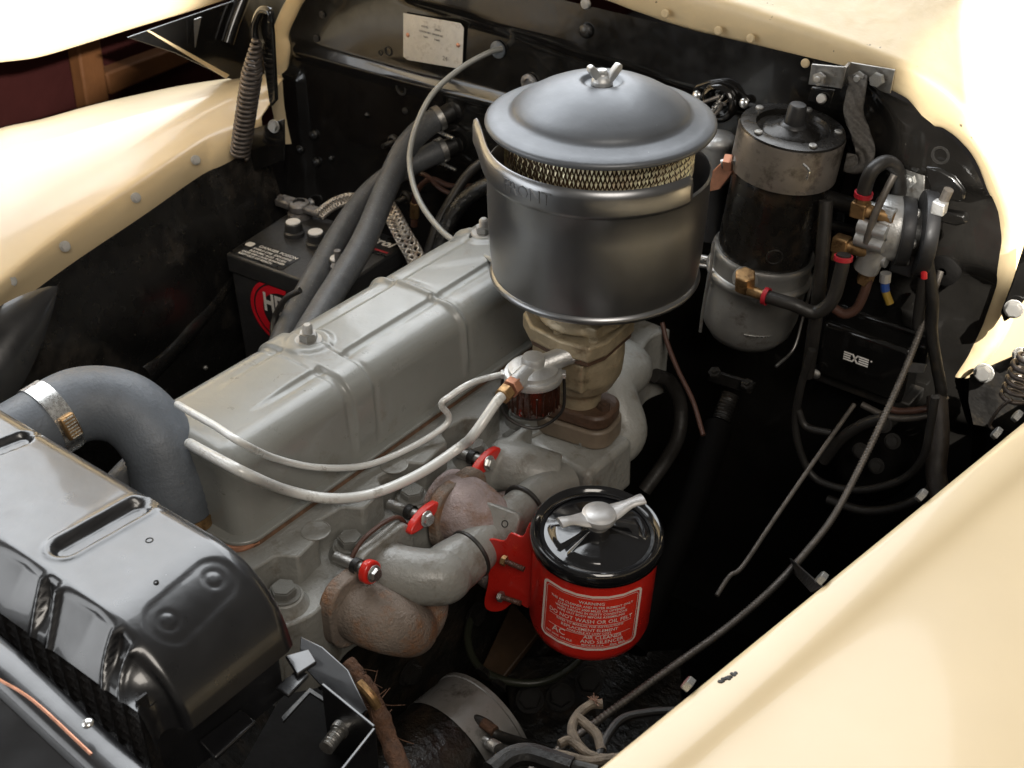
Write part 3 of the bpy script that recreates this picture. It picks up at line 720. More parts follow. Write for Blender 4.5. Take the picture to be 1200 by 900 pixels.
bm = nb(); b_grid(bm, rows, flip=True); put('shroud', bm, BLACKR, rs, sharp=0)
for px, py, s_ in ((175, 633, .0030), (183, 682, .0020), ):
    q = at(px, py, 'Z', ZT)
    if px > 220: q = at(px, py, 'X', XS + .055 + (px - 245) * .0005)
    bolt(q, (.5 if px > 220 else 0, 0, 1), s_, rs, BLACKM, 'hole')
P = [V((.122, -.556, .150)), V((.122, -.556, .05)), V((.122, -.688, .05)), V((.122, -.688, .150))]; bm = nb(); b_poly(bm, P, .003); put('end_plate', bm, BLACKR, rs)
# end flanges and bracket box
P = atp([(334, 768), (362, 760), (371, 775), (348, 790)], 'Z', .105); bm = nb(); b_poly(bm, P, .004); put('end_tab', bm, BLACKR, rs, bevel=.001)
P = atp([(322, 805), (350, 782), (362, 790), (338, 815)], 'Z', .100); bm = nb(); b_poly(bm, P, .004); put('end_tab', bm, BLACKR, rs, bevel=.001)
P = atp([(232, 868), (282, 830), (300, 845), (252, 888)], 'Z', .085); bm = nb(); b_poly(bm, P, .005); put('front_tab', bm, BLACKR, rs, bevel=.0015)
bxo = thing('support_bracket', 'open black steel bracket box with a screw beside the radiator end', 'bracket', at(370, 860, 'Z', .02))
w1 = atp([(376, 802), (437, 852), (395, 905)], 'Z', .070)
for a, b in ((w1[0], w1[1]), (w1[1], w1[2])):
    dn = V((0, 0, -.09)); bm = nb(); b_poly(bm, [a, b, b + dn, a + dn], .003); put('bracket_wall', bm, BLACKR, bxo, bevel=.0008)
P = [at(352, 745, 'Z', .06), at(378, 758, 'Z', .062), at(408, 785, 'Z', .06), at(430, 832, 'Z', .058), at(424, 838, 'Z', .05), at(372, 800, 'Z', .05), at(350, 775, 'Z', .05)]
bm = nb(); b_poly(bm, P, .003); put('gusset', bm, BLACKR, bxo, bevel=.001)
P = atp([(330, 840), (363, 806), (396, 828), (396, 832), (363, 811), (332, 845)], 'Z', .045); bm = nb(); b_poly(bm, P, .003); put('inner_lip', bm, BLACKM, bxo)
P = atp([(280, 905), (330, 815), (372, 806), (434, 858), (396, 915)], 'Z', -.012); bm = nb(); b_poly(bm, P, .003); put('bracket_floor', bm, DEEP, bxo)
sA, sB = at(401, 852, 'Z', .035), at(382, 877, 'Z', .035)
bm = nb(); b_tube(bm, [lerp(sA, sB, i / 60) for i in range(61)], lambda t: (.0085 if t < .25 else .0062 + .0008 * math.sin(t * 70)), 14); put('screw', bm, STEEL, bxo)

rc_ = thing('radiator_core', 'black finned radiator core below the glossy tank', 'radiator', (-0.1, -0.705, -0.3))
bm = nb()
for i in range(39):
    x = -.62 + i * .0195
    b_box(bm, (x, -.6885, -.016), (.0024, .010, .36))
put('core_tubes', bm, RADF, rc_)['kind'] = 'stuff'
bm = nb()
for i in range(38):
    x0 = -.62 + i * .0195 + .0013; x1 = x0 + .0169; rows = []
    for k in range(58):
        z = .164 - k * .0052; rows.append([V((x0 if k % 2 else x1 - .002, -.7125 + (.004 if k % 2 else -.0035), z)), V((x0 + .002 if k % 2 else x1, -.7005, z))])
        rows[-1] = [V((x0, -.6925 if k % 2 else -.6875, z)), V((x1, -.6925 if k % 2 else -.6875, z - .002))]
    b_grid(bm, rows)
put('core_fins', bm, RADF, rc_, smooth=False)['kind'] = 'stuff'

gp = thing('front_panel', 'black front panel and rounded bar ahead of the radiator core', 'panel', (-0.1, -0.80, -0.1))
cs = [(-.714, .10), (-.714, .158), (-.716, .168), (-.721, .174), (-.734, .1765), (-.744, .175), (-.749, .168), (-.751, .15)]
bm = nb(); b_grid(bm, [[V((x, y, z + .003 - .20 * max(0, x + .02))) for y, z in cs] for x in (-.7, -.4, -.2, -.05, 0, .05, .1, .15, .2, .3)]); put('bar', bm, BLACKR, gp, sharp=0, sub=2)
cs = [(-.750, .160), (-.757, .158), (-.775, .152), (-.81, .138), (-.90, .09)]
bm = nb(); b_grid(bm, [[V((x, y, z + .003 - .20 * max(0, x + .02))) for y, z in cs] for x in (-.7, -.4, -.2, -.05, 0, .05, .1, .15, .2, .3)]); put('sloping_panel', bm, BLACKR, gp, sharp=0, sub=2)
bolt(at(103, 848, 'Y', -.731), (0, -.2, 1), .0045, gp, ZINC, 'round')
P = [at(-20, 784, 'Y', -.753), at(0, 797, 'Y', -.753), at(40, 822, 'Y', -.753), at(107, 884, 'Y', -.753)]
bm = nb(); b_tube(bm, crom(P, 6), .0012, 8); put('edge_strip', bm, COPPER, gp)  # copper-coloured tube painting an orange reflection on the sloping panel
#MARK-PARTS

# ------------------------------------------------------------------ battery
ba = thing('battery', 'black twelve volt battery with red and white lettering behind the engine', 'battery', at(330, 330, 'Z', -.22))
tl = atp([(264, 297), (392, 342), (476, 287), (347, 243)], 'Z', -.03)      # FL FR BR BL
cb = sum(tl, V((0, 0, 0))) / 4
def quad(k, z): return [V((lerp(cb.x, q.x, k), lerp(cb.y, q.y, k), z)) for q in tl]
def b_quadbox(bm, k0, z0, k1, z1):
    a = [bm.verts.new(p) for p in quad(k0, z0)]; b = [bm.verts.new(p) for p in quad(k1, z1)]
    bm.faces.new(list(reversed(a))); bm.faces.new(b)
    for i in range(4): bm.faces.new((a[i], a[(i + 1) % 4], b[(i + 1) % 4], b[i]))
bm = nb(); b_quadbox(bm, .94, -.24, .965, -.056); put('case', bm, PLASTIC, ba, bevel=.004)
bm = nb(); b_quadbox(bm, 1.0, -.062, 1.0, -.03); lid = put('lid', bm, PLASTIC, ba, bevel=.004, bseg=3)
bu = (tl[1] - tl[0]).normalized(); bv = (tl[3] - tl[0]).normalized()
for px, py in ((345, 275), (371, 287), (397, 318)):
    q = at(px, py, 'Z', -.03); bm = nb(); b_lathe(bm, [(.0165, 0), (.0165, .006), (.0135, .008), (.0135, .020), (.012, .022), (0, .022)], Matrix.Translation(q), 24); vcap = put('vent_cap', bm, PLASTIC, ba)
    bm = nb(); b_lathe(bm, [(.0115, .022), (.0112, .0235), (0, .0237)], Matrix.Translation(q), 24); put('cap_disc', bm, WHITE, vcap)
lm = frame(at(311, 299, 'Z', -.0297), (0, 0, 1), bu)
bm = nb(); b_prism(bm, rrect(.105, .046, .003), 0, .0006, lm); lb = put('warning_label', bm, mk('black_label', (.006, .006, .006), .3, var=.1), ba); lb['label'] = 'small black warning label with white print'
for s, sx, sy, sz in (('DANGER POISON', .012, .016, .0085), ('SHIELD EYES  EXPLOSIVE', .008, .0065, .0062), ('SULFURIC ACID  FLUSH', .006, -.0015, .0062), ('GASES CAN CAUSE BLINDNESS', .003, -.009, .0055), ('KEEP OUT OF REACH', -.006, -.0165, .0062)):
    bm = text_bm(s, sz * 1.12, lambda c: lm @ (c + V((sx, sy, .0009))), bold=.00018); put('print', bm, WHITE, lb, smooth=False)
bm = nb(); b_prism(bm, rrect(.014, .013, .004), .0007, .0009, lm @ T(-.043, .013, 0)); put('symbol', bm, WHITE, lb)
# front logo
fn_ = bu.cross(V((0, 0, 1))).normalized()
if fn_.y > 0: fn_ = -fn_
fm = frame(at(333, 361, 'Y', (lerp(cb.y, tl[0].y, .96) + lerp(cb.y, tl[1].y, .96)) / 2), fn_, bu)
fc = lerp(quad(.965, 0)[0], quad(.965, 0)[1], .5); pz = fm.translation
off = (fc - V((pz.x, pz.y, 0))); pz2 = pz + fn_ * off.dot(fn_) + fn_ * .0016
fm = frame(pz2 + V((0, 0, -.012)), fn_, bu)
bm = nb()
for (r0, r1, e) in ((.068, .061, 0), (.058, .042, 0)):
    A_ = [(1.0 * r1 * math.cos(R(a)), r1 * .86 * math.sin(R(a))) for a in range(80, 285, 5)]
    B_ = [(1.0 * r0 * math.cos(R(a)), r0 * .86 * math.sin(R(a))) for a in range(80, 285, 5)]
    rows = [[fm @ V((x, y, 0)) for x, y in A_], [fm @ V((x, y, 0)) for x, y in B_]]; b_grid(bm, rows)
put('red_swirl', bm, mk('bright_red_print', (.72, .015, .03), .4, var=.05), ba, smooth=False)
bm = text_bm('HEAVY', .044, lambda c: fm @ (V((c.x * .72, c.y, c.z)) + V((-.040, .012, .0005))), align='LEFT', bold=.0016)
bm2 = bm; put('lettering', bm2, WHITE, ba, smooth=False)
bm = text_bm('DUTY', .026, lambda c: fm @ (V((c.x * .8, c.y, c.z)) + V((.0, -.024, .0005))), align='LEFT', bold=.0006); put('lettering', bm, WHITE, ba, smooth=False)
bm = text_bm('®', .012, lambda c: fm @ (c + V((.01, .031, .0005)))); put('lettering', bm, WHITE, ba, smooth=False)
# top red and white script panel
tm = frame(at(436, 283, 'Z', -.0293), (0, 0, 1), bu)
bm = nb(); b_prism(bm, rrect(.10, .06, .004), 0, .0004, tm); lb2 = put('top_label', bm, mk('black_label_top', (.006, .006, .006), .3, var=.1), ba)
bm = nb(); b_box(bm, (0, -.018, .0008), (.09, .004, .0004), tm); put('red_stripe', bm, REDB, lb2)
bm = text_bm('Control', .026, lambda c: tm @ (V((c.x + c.y * .2, c.y, c.z)) + V((-.004, .006, .0007))), bold=.0009); put('lettering', bm, WHITE, lb2, smooth=False)
# terminals
q = at(352, 253, 'Z', -.03)
bm = nb(); b_lathe(bm, [(.020, 0), (.020, .006), (.011, .009), (.009, .022), (0, .023)], Matrix.Translation(q), 20); put('terminal_post', bm, LEAD, ba)
q2 = at(398, 325, 'Z', -.03)
bm = nb(); b_lathe(bm, [(.020, 0), (.020, .006), (.013, .009), (.012, .020), (.005, .021), (.005, .045), (0, .046)], Matrix.Translation(q2), 20); put('terminal_post', bm, LEAD, ba)
bm = nb(); b_lathe(bm, [(.018, .012), (.018, .024), (.010, .026)], Matrix.Translation(q), 20)
b_box(bm, (-.028, 0, .017), (.03, .024, .013), frame(q, (0, 0, 1), bu)); b_box(bm, (.032, 0, .017), (.045, .020, .010), frame(q, (0, 0, 1), bu))
cl_ = put('cable_clamp', bm, LEAD, ba, bevel=.003)
tag(cl_, 'grey lead cable clamp on the rear battery post'); 
bolt(q + bu * -.033 + V((0, -.006, .024)), (0, 0, 1), .006, cl_, LEAD, 'nut')

def braid(name, pts, w_, mat, lab, parent=None):
    """flat woven strap: strands weaving along a path"""
    P = crom(pts, 12); n = len(P); bm = nb(); th_ = w_ * .14
    for k in range(8):
        ph = 2 * math.pi * k / 8; path = []
        for i in range(n):
            t = (P[min(n - 1, i + 1)] - P[max(0, i - 1)]).normalized(); v = (CAM - P[i]); v = (v - t * v.dot(t)).normalized(); s_ = t.cross(v)
            a = ph + i * .55 * (1 if k % 2 else -1)
            path.append(P[i] + s_ * (w_ * .42 * math.cos(a)) + v * (th_ * math.sin(2 * a) + .001))
        b_tube(bm, path, w_ * .085, 6)
    o = put(name, bm, mat, base=P[0], sharp=0); tag(o, lab, 'strap'); return o
braid('braided_strap', atp([(374, 252, 'Z', -.010), (385, 243, 'Z', .0), (398, 236, 'Z', .01), (415, 233, 'Z', .01), (440, 240, 'Z', 0)]), .020, BRAID, 'tinned braided strap leaving the rear battery clamp')
braid('braided_strap', atp([(452, 240, 'Y', .30), (462, 256, 'Y', .27), (472, 275, 'Y', .24), (487, 302, 'Y', .20), (494, 330, 'Y', .18)]), .030, BRAID, 'wide braided ground strap dropping behind the grey valve cover')

# ------------------------------------------------------------------ heater hoses
def heater(path, lab, Yend):
    t = thing('heater_hose', lab, 'hose', at(*path[0][:2], 'Y', path[0][3]))
    P = crom(atp(path), 12); bm = nb(); b_tube(bm, P, .0185, 24); put('hose', bm, RUBBERH, t, sharp=0)
    tn = (P[1] - P[0]).normalized(); c = P[3]
    cl = band('clamp_band', c, tn, .0188, .010, STEEL, t, .0018)
    s_ = at(path[0][0] + 4, path[0][1] + 22, 'Y', path[0][3] - .02)
    bm = nb(); b_tube(bm, [c + V((0, -.004, -.020)), c + V((.03, .0, -.026))], .003, 10); put('clamp_screw', bm, ZINC, cl)
    bolt(c + V((-.002, -.004, -.020)), V((-1, 0, .2)), .0065, cl, STEEL, 'hexplain')
    bm = nb(); b_lathe(bm, [(.015, -.004), (.015, .03), (.022, .034), (.022, .042)], frame(P[0] - tn * -.01, -tn), 24); put('heater_pipe', bm, BLACKM, t)
heater([(517, 137, 'Y', .405), (503, 145, 'Y', .385), (476, 172, 'Y', .33), (455, 215, 'Y', .265), (425, 285, 'Y', .13), (385, 350, 'Y', .01), (352, 405, 'Y', -.09)], 'grey heater hose with the higher firewall clamp', 0)
heater([(520, 175, 'Y', .405), (506, 181, 'Y', .385), (470, 199, 'Y', .34), (432, 228, 'Y', .28), (398, 275, 'Y', .18), (366, 332, 'Y', .08), (336, 388, 'Y', .0), (322, 425, 'Y', -.06)], 'grey heater hose with the lower firewall clamp', 0)
tube('thin_wire', atp([(352, 340, 'Y', .02), (335, 350, 'Y', .01), (322, 372, 'Y', .0), (320, 395, 'Y', -.02), (326, 410, 'Y', -.03)]), .0045, CABLE, label='thin black wire looping past the battery lettering', cat='wire')
tube('silver_wire', atp([(392, 318, 'Y', .09), (376, 345, 'Y', .06), (366, 362, 'Y', .03), (364, 385, 'Y', .0)]), .0035, STEEL, label='thin silver wire between the two heater hoses', cat='wire')
tube('choke_cable', atp([(588, 57, 'Y', .414), (572, 62, 'Y', .39), (540, 80, 'Y', .35), (507, 110, 'Y', .30), (487, 150, 'Y', .26), (480, 190, 'Y', .225), (490, 232, 'Y', .185), (515, 268, 'Y', .15), (545, 290, 'Y', .12), (585, 308, 'Y', .08)]), .0042, mk('pale_grey_sheath', (.33, .33, .31), .45, metal=.3), n=10, label='pale grey choke cable arching from the firewall to the air cleaner', cat='cable')
tube('copper_pipe', atp([(487, 245, 'Y', .37), (490, 222, 'Y', .38), (505, 210, 'Y', .385), (525, 217, 'Y', .385), (545, 219, 'Y', .38), (575, 215, 'Y', .37)]), .0045, BROWNW, label='brown copper pipe curving low on the firewall', cat='pipe')
tube('copper_pipe', atp([(478, 198, 'Y', .385), (500, 206, 'Y', .385), (515, 220, 'Y', .38), (530, 228, 'Y', .38)]), .004, BROWNW, label='short brown pipe beside the lower heater hose', cat='pipe')
bf = thing('brass_fitting', 'brass pipe fitting beside the braided ground strap', 'fitting', at(486, 248, 'Y', .36))
bm = nb(); b_prism(bm, [(.0085 * math.cos(R(60 * i)), .0085 * math.sin(R(60 * i))) for i in range(6)], -.014, .014, frame(at(486, 246, 'Y', .36), (.1, 0, 1))); put('hexagon', bm, BRASS, bf, bevel=.001)
bm = nb(); b_lathe(bm, [(.006, -.03), (.006, .03)], frame(at(486, 246, 'Y', .36), (.1, 0, 1)), 14); put('stem', bm, BROWNW, bf)
tube('black_cable', atp([(575, 182, 'Y', .39), (548, 205, 'Y', .37), (525, 240, 'Y', .33), (510, 270, 'Y', .30), (498, 310, 'Y', .26)]), .008, CABLE, label='black cable dropping from the firewall behind the valve cover', cat='cable')
tube('taped_harness', atp([(600, 205, 'Y', .38), (562, 222, 'Y', .36), (535, 245, 'Y', .33), (518, 280, 'Y', .30), (505, 320, 'Y', .27)]), .014, mk('black_tape', (.012, .012, .012), .3, bump=.002, bs=120), label='thick black taped harness left of the air cleaner', cat='harness')
for pts, lab in (([(448, 172), (468, 163)], 'small steel stud left of the upper heater hose'), ([(463, 238), (482, 228)], 'small steel stud below the lower heater hose')):
    t = thing('stud_bolt', lab, 'bolt', at(*pts[1], 'Y', .41)); a, b = at(*pts[0], 'Y', .37), at(*pts[1], 'Y', .41)
    bm = nb(); b_tube(bm, [lerp(a, b, i / 24) for i in range(25)], lambda q: .0042 + .0006 * math.sin(q * 80), 10); put('shank', bm, BLACKM, t)
    bm = nb(); b_lathe(bm, [(.012, 0), (.012, .006), (.008, .008)], frame(lerp(a, b, .75), a - b), 16); put('nut_washer', bm, BLACKM, t)

# ------------------------------------------------------------------ air cleaner
AX = V((0.02, 0.065, 0))
ac = thing('air_cleaner', 'large silver grey air cleaner with domed lid on the carburetor', 'air cleaner', (AX.x, AX.y, .137))
M0 = T(AX.x, AX.y, 0); WZ = 0.0021
bm = nb(); b_lathe(bm, [(0, .169), (.09, .169), (.112, .167), (.1185, .1635), (.1225, .164), (.1242, .167), (.1232, .1705), (.1205, .1725), (.1212, .176), (.1235, .20), (.1252, .24), (.1258, .262), (.1258, .298), (.1268, .2998), (.1244, .302), (.1230, .298), (.122, .272), (.121, .21), (.10, .20), (0, .20)], M0, 128)
put('bowl', bm, CANM, ac, sharp=60)
bm = nb()
b_lathe(bm, [(0.108, 0.354), (0.122, 0.3515), (0.1262, 0.3505), (0.1278, 0.353), (0.1272, 0.3560), (0.124, 0.358), (0.116, 0.3602), (0.103, 0.3642), (0.0985, 0.3662), (0.0965, 0.36923), (0.094, 0.3721), (0.086, 0.37743), (0.074, 0.3844), (0.06, 0.39096), (0.046, 0.39588), (0.034, 0.39875), (0.026, 0.39957), (0.0225, 0.39875), (0.0205, 0.39547), (0.016, 0.39465), (0, 0.39465)], M0, 128)
put('lid', bm, LIDM, ac, sharp=60)
bm = nb(); b_lathe(bm, [(.101, .20), (.101, .347)], M0, 96); put('filter_core', bm, GOLDD, ac)
bm = nb(); n_ = 140
for k in range(n_):       # expanded-metal louvres
    for j in range(8):
        z = .302 + j * .0075; a = 2 * math.pi * (k + (j % 2) * .5) / n_; da = 2 * math.pi / n_
        def pt(aa, zz, rr): return V((AX.x + rr * math.cos(aa), AX.y + rr * math.sin(aa), zz))
        r0 = .1035; s_ = .0014 if (k + j) % 2 else -.0008
        v = [bm.verts.new(pt(a - da * .34, z, r0)), bm.verts.new(pt(a, z - .0044, r0 + .0018)), bm.verts.new(pt(a + da * .30, z + .0008, r0 + s_ + .0012)), bm.verts.new(pt(a + .0 * da, z + .0050, r0 + .0030))]
        bm.faces.new(v)
fm_ = put('filter_mesh', bm, GOLD, ac, smooth=False, weld=False); fm_['kind'] = 'stuff'
# strap round the rim
def ang(px, py, z):
    q = at(px, py, 'Z', z); return math.atan2(q.y - AX.y, q.x - AX.x)
a0 = -2.72; a1 = -0.10
rows = []
for i in range(73):
    t = i / 72; a = lerp(a0, a1, t); fl_ = .016 * math.exp(-t * 16); up = .0405 + .014 * math.exp(-t * 14) - .002 * t
    r0 = .1262 + fl_
    row = [(r0, .2560 + up), (r0 + .0022, .2575 + up), (r0 + .0032, .2615 + up), (r0 + .0030, .2790 + up), (r0 + .0020, .2855 + up), (r0 - .0015, .2880 + up), (r0 - .003, .2860 + up)]
    rows.append([V((AX.x + r_ * math.cos(a), AX.y + r_ * math.sin(a), z)) for r_, z in row])
bm = nb(); b_grid(bm, rows); st = put('strap', bm, CANM, ac, solid=.0012, sharp=60)
at0 = R(-93)
def bend(c): a = at0 + c.x / .1295; rr = .1297 + c.z; return V((AX.x + rr * math.cos(a), AX.y + rr * math.sin(a), .2725 + .0400 + c.y))
bm = text_bm('FRONT', .020, bend, .0009); put('embossed_lettering', bm, CANM, st, smooth=False)
# wing nut
wn = nb(); b_lathe(wn, [(.012, .3930), (.012, .3975), (.009, .402), (.006, .4035), (.0055, .409), (0, .410)], M0 @ T(0, 0, WZ), 24)
wnd = (_r + _h * .5).normalized() * .85; yy = V((-wnd.y, wnd.x, 0))
for s_ in (-1, 1):
    pts = [(.004, .396), (.010, .3985), (.017, .405), (.0215, .410), (.0215, .415), (.0155, .4165), (.0095, .411), (.0035, .404)]
    b_poly(wn, [V((AX.x, AX.y, z + WZ)) + wnd * s_ * x - yy * (.0040 * s_) for x, z in pts], .0080 * s_)
put('wing_nut', wn, ALU, ac, bevel=.0012)

# ------------------------------------------------------------------ carburetor
CX, CY = .022, .040
cb_ = thing('carburetor', 'brassy grey carburetor under the air cleaner', 'carburetor', (CX, CY, -.06))
Mc = T(CX, CY, .022); CZ = .022
bm = nb(); b_lathe(bm, [(0, .158), (.044, .158), (.044, .110), (.050, .104), (.054, .096), (0, .095)], Mc, 40)
b_box(bm, (CX - .052, CY - .010, .134), (.028, .020, .062)); b_box(bm, (CX + .030, CY - .012, .120), (.03, .05, .02))
o = put('air_horn', bm, CARB, cb_); fuse(o, .0026, 4)
tri = [(.048, -.056), (.056, -.030), (.052, .036), (.026, .050), (-.048, .046), (-.066, .020), (-.062, -.036), (-.036, -.056), (.01, -.062)]
bm = nb(); b_prism(bm, tri, .072, .094, Mc); put('bowl_cover', bm, CARB, cb_, bevel=.004, bseg=3)
bm = nb(); b_prism(bm, [(x * .94, y * .94) for x, y in tri], .066, .0725, Mc); put('gasket', bm, RUSTB, cb_)
bm = nb(); b_lathe(bm, [(0, .067), (.052, .067), (.053, .045), (.051, .022), (.042, .004), (.028, -.008), (.026, -.032), (0, -.032)], Mc, 44)
b_box(bm, (CX + .012, CY - .036, .064), (.05, .03, .040)); b_box(bm, (CX - .030, CY - .015, .058), (.03, .05, .045))
o = put('float_bowl', bm, CARB, cb_); fuse(o, .0026, 5)
for x, y in ((.044, -.040), (-.042, -.030), (.046, .028), (-.038, .036), (.0, -.049)): bolt((CX + x, CY + y, .094 + CZ), (0, 0, 1), .0062, cb_, CARB, 'screw')
bm = nb(); b_prism(bm, rrect(.098, .062, .022), -.046, -.026, Mc @ Matrix.Rotation(R(8), 4, 'Z')); put('throttle_flange', bm, RUSTB, cb_, bevel=.004)
bm = nb(); b_prism(bm, rrect(.104, .068, .024), -.072, -.046, Mc @ Matrix.Rotation(R(8), 4, 'Z')); put('insulator', bm, mk('tan_insulator', (.16, .125, .09), .5, var=.2), cb_, bevel=.003)
for s_ in (-1, 1): bolt((CX + .036 * s_, CY - .004 + .005 * s_, -.026 + CZ), (0, 0, 1), .0085, cb_, RUSTB, 'nut')

# ------------------------------------------------------------------ intake manifold
im = thing('intake_manifold', 'grey painted intake manifold with curved front runner', 'manifold', (.06, -.08, -.12))
ZR = -.062
fA = at(432, 652, 'Z', ZR + .008); fB = at(548, 697, 'Z', ZR); xRun = at(600, 606, 'Z', ZR).x
bm = nb()
run = crom([V((-.020, fA.y + .004, ZR + .006)), V((.012, fA.y + .002, ZR + .004)), V((.050, fB.y + .002, ZR)), V((xRun - .002, fB.y + .022, ZR - .002)), V((xRun + .004, fB.y + .070, ZR + .002)), V((xRun + .004, -.13, ZR + .004)), V((xRun + .006, -.08, ZR + .004)), V((xRun + .006, -.045, ZR - .002))], 10)
b_tube(bm, run, lambda t: .0315 - .006 * sstep(.42, .62, t), 28)
put('front_runner', bm, GREYC, im, sharp=60)
bm = nb(); b_prism(bm, rrect(.088, .080, .020, 8), -.007, .007, frame(V((-.006, fA.y + .001, ZR + .006)), (1, 0, .05), (0, 1, 0))); put('port_flange', bm, GREYC, im, bevel=.0018)
bm = nb(); b_tube(bm, crom([V((.004, fA.y + .03, ZR - .018)), V((.050, fB.y - .018, ZR - .022)), V((xRun + .012, fB.y + .0, ZR - .024))], 8), .0028, 10); put('parting_seam', bm, GREYC, im)
# mounting pad with two holes on the runner
pm = frame(V((xRun + .006, fB.y + .084, ZR + .022)), (.10, -.80, .58), (1, .12, 0))
bm = nb(); b_prism(bm, rrect(.068, .050, .009), -.012, .004, pm); put('pad', bm, GREYC, im, bevel=.002)
for s_ in (-1, 1): bolt(pm @ V((.018 * s_, .009, .0042)), pm.to_3x3() @ V((0, 0, 1)), .0038, im, BLACKM, 'hole')
for i_ in (37, 52):
    tn = (run[i_ + 1] - run[i_ - 1]).normalized(); bm = nb()
    b_tube(bm, [frame(run[i_], tn) @ V((.0275 * math.cos(2 * math.pi * k / 40), .0275 * math.sin(2 * math.pi * k / 40), 0)) for k in range(40)], .0028, 8, closed=True); put('o_ring', bm, CABLE, im)
# centre box under the carburetor
ZB = -.050
bc = [at(612, 514, 'Z', ZB), at(690, 556, 'Z', ZB), at(742, 514, 'Z', ZB), at(660, 470, 'Z', ZB)]
bm = nb()
a = [bm.verts.new(p) for p in bc]; b = [bm.verts.new(V((lerp(cb2.x, p.x, 1.04), lerp(cb2.y, p.y, 1.04), ZB - .075))) for cb2 in [sum(bc, V((0, 0, 0))) / 4] for p in bc]
bm.faces.new(a); bm.faces.new(list(reversed(b)))
for i in range(4): bm.faces.new((a[(i + 1) % 4], a[i], b[i], b[(i + 1) % 4]))
put('riser_box', bm, GREYC, im, bevel=.008, bseg=4)
bm = nb(); b_tube(bm, crom([V((-.02, -.075, ZB - .004)), V((.02, -.068, ZB - .002)), V((.05, -.05, ZB - .012))], 6), .033, 24)
b_prism(bm, rrect(.012, .10, .005), ZB - .045, ZB + .030, T(-.008, -.072, 0)); o = put('centre_port', bm, GREYC, im); fuse(o, .003, 5)
bm = nb(); b_tube(bm, crom([V((.055, .05, ZB - .030)), V((.060, .09, ZB - .018)), at(720, 456, 'Z', -.030), at(734, 442, 'Z', -.028) + V((-.012, .030, -.006)), at(727, 442, 'Z', -.040) + V((-.055, .055, -.01))], 10), .029, 30); put('rear_runner', bm, GREYC, im)
bolt(at(682, 520, 'Z', ZB), (0, 0, 1), .0085, im, GREYC, 'hex')
bolt(at(714, 545, 'Z', ZB - .035) + V((.004, 0, 0)), (1, -.2, .2), .007, im, GREYC, 'round')
bolt(at(598, 532, 'Z', -.075) + V((0, 0, .02)), (.5, -.2, 1), .0125, im, GREYC, 'hex')

# ------------------------------------------------------------------ exhaust manifold
em = thing('exhaust_manifold', 'rusty cast iron exhaust manifold beside the grey runner', 'manifold', (.05, -.2, -.2))
ex = at(415, 712, 'Z', -.085)
bm = nb()
b_tube(bm, crom([V((-.015, ex.y - .004, -.072)), V((.015, ex.y - .006, -.074)), V((.034, ex.y + .004, -.084)), V((.040, ex.y + .024, -.104)), V((.028, ex.y + .050, -.135))], 8), lambda t: .0365 - .005 * t, 26)
b_tube(bm, crom([V((-.012, ex.y + .078, -.098)), V((.016, ex.y + .080, -.104)), V((.026, ex.y + .074, -.125)), V((.020, ex.y + .06, -.15))], 6), .028, 22)
o = put('front_branch', bm, EXHB, em); fuse(o, .0032, 5)
bm = nb(); b_prism(bm, rrect(.090, .088, .030, 8), -.009, .009, frame(V((-.002, ex.y - .004, -.070)), (1, 0, .04), (0, 1, 0))); put('port_flange', bm, EXHB, em, bevel=.0025, bseg=2)
hx = at(548, 583, 'Z', -.030)
bm = nb(); b_tube(bm, crom([V((-.020, hx.y - .004, -.050)), V((.016, hx.y - .004, -.048)), V((.044, hx.y, -.068)), V((.052, hx.y + .006, -.10)), V((.045, hx.y + .02, -.13))], 8), lambda t: .042 - .006 * t, 26)
b_tube(bm, crom([V((.02, hx.y + .045, -.09)), V((.048, hx.y + .060, -.085)), V((.045, hx.y + .06, -.13))], 6), .033, 20)
o = put('centre_branch', bm, EXH, em); fuse(o, .0032, 5)
bm = nb(); b_prism(bm, rrect(.092, .086, .028, 8), -.008, .008, frame(V((.002, hx.y - .004, -.050)), (1, 0, .05), (0, 1, 0))); put('port_flange', bm, EXHB, em, bevel=.0025, bseg=2)
bolt(at(425, 706, 'Z', -.10) + V((0, 0, -.01)), (.3, -1, .2), .010, em, EXHB, 'round')
bm = nb(); b_tube(bm, crom([V((-.012, fA.y + .052, ZR + .02)), V((-.012, fA.y + .03, ZR + .052)), V((-.013, fA.y - .02, ZR + .054)), V((-.013, fA.y - .046, ZR + .03)), V((-.012, fA.y - .05, ZR - .01))], 8), .0026, 8); put('port_gasket', bm, BROWNW, em)

# red manifold clamps
def mclamp(c, half, lab, mat=RED, tall=.0080):
    t = thing('manifold_clamp', lab, 'clamp', c, 'red manifold clamps'); m = frame(c, (1, 0, .12), (0, 1, .18))
    pts = [(half * math.cos(R(a)) * (1 if abs(math.cos(R(a))) < 2 else 1), tall * math.sin(R(a)) * (1.15 - .3 * math.cos(R(a)) ** 2)) for a in range(0, 360, 15)]
    bm = nb(); b_prism(bm, pts, -.0052, .0052, m); put('crab_washer', bm, mat, t, bevel=.003, bseg=3)
    bolt(m @ V((0, 0, .006)), m.to_3x3() @ V((0, 0, 1)), .0074, t, ZINC, 'hex')
    bm = nb(); b_tube(bm, [m @ V((0, 0, -.05)), m @ V((0, 0, 0))], .0062, 12); put('stud', bm, STEEL, t)
    bm = nb(); b_lathe(bm, [(.009, 0), (.009, .008)], m @ T(0, 0, -.022), 14); put('spacer', bm, BLACKM, t)
mclamp(at(568, 541, 'Z', -.020), .027, 'red clamp nearest the fuel bowl, behind the rusty hump')
mclamp(at(495, 606, 'Z', -.022), .027, 'red clamp between the rusty hump and the grey runner')
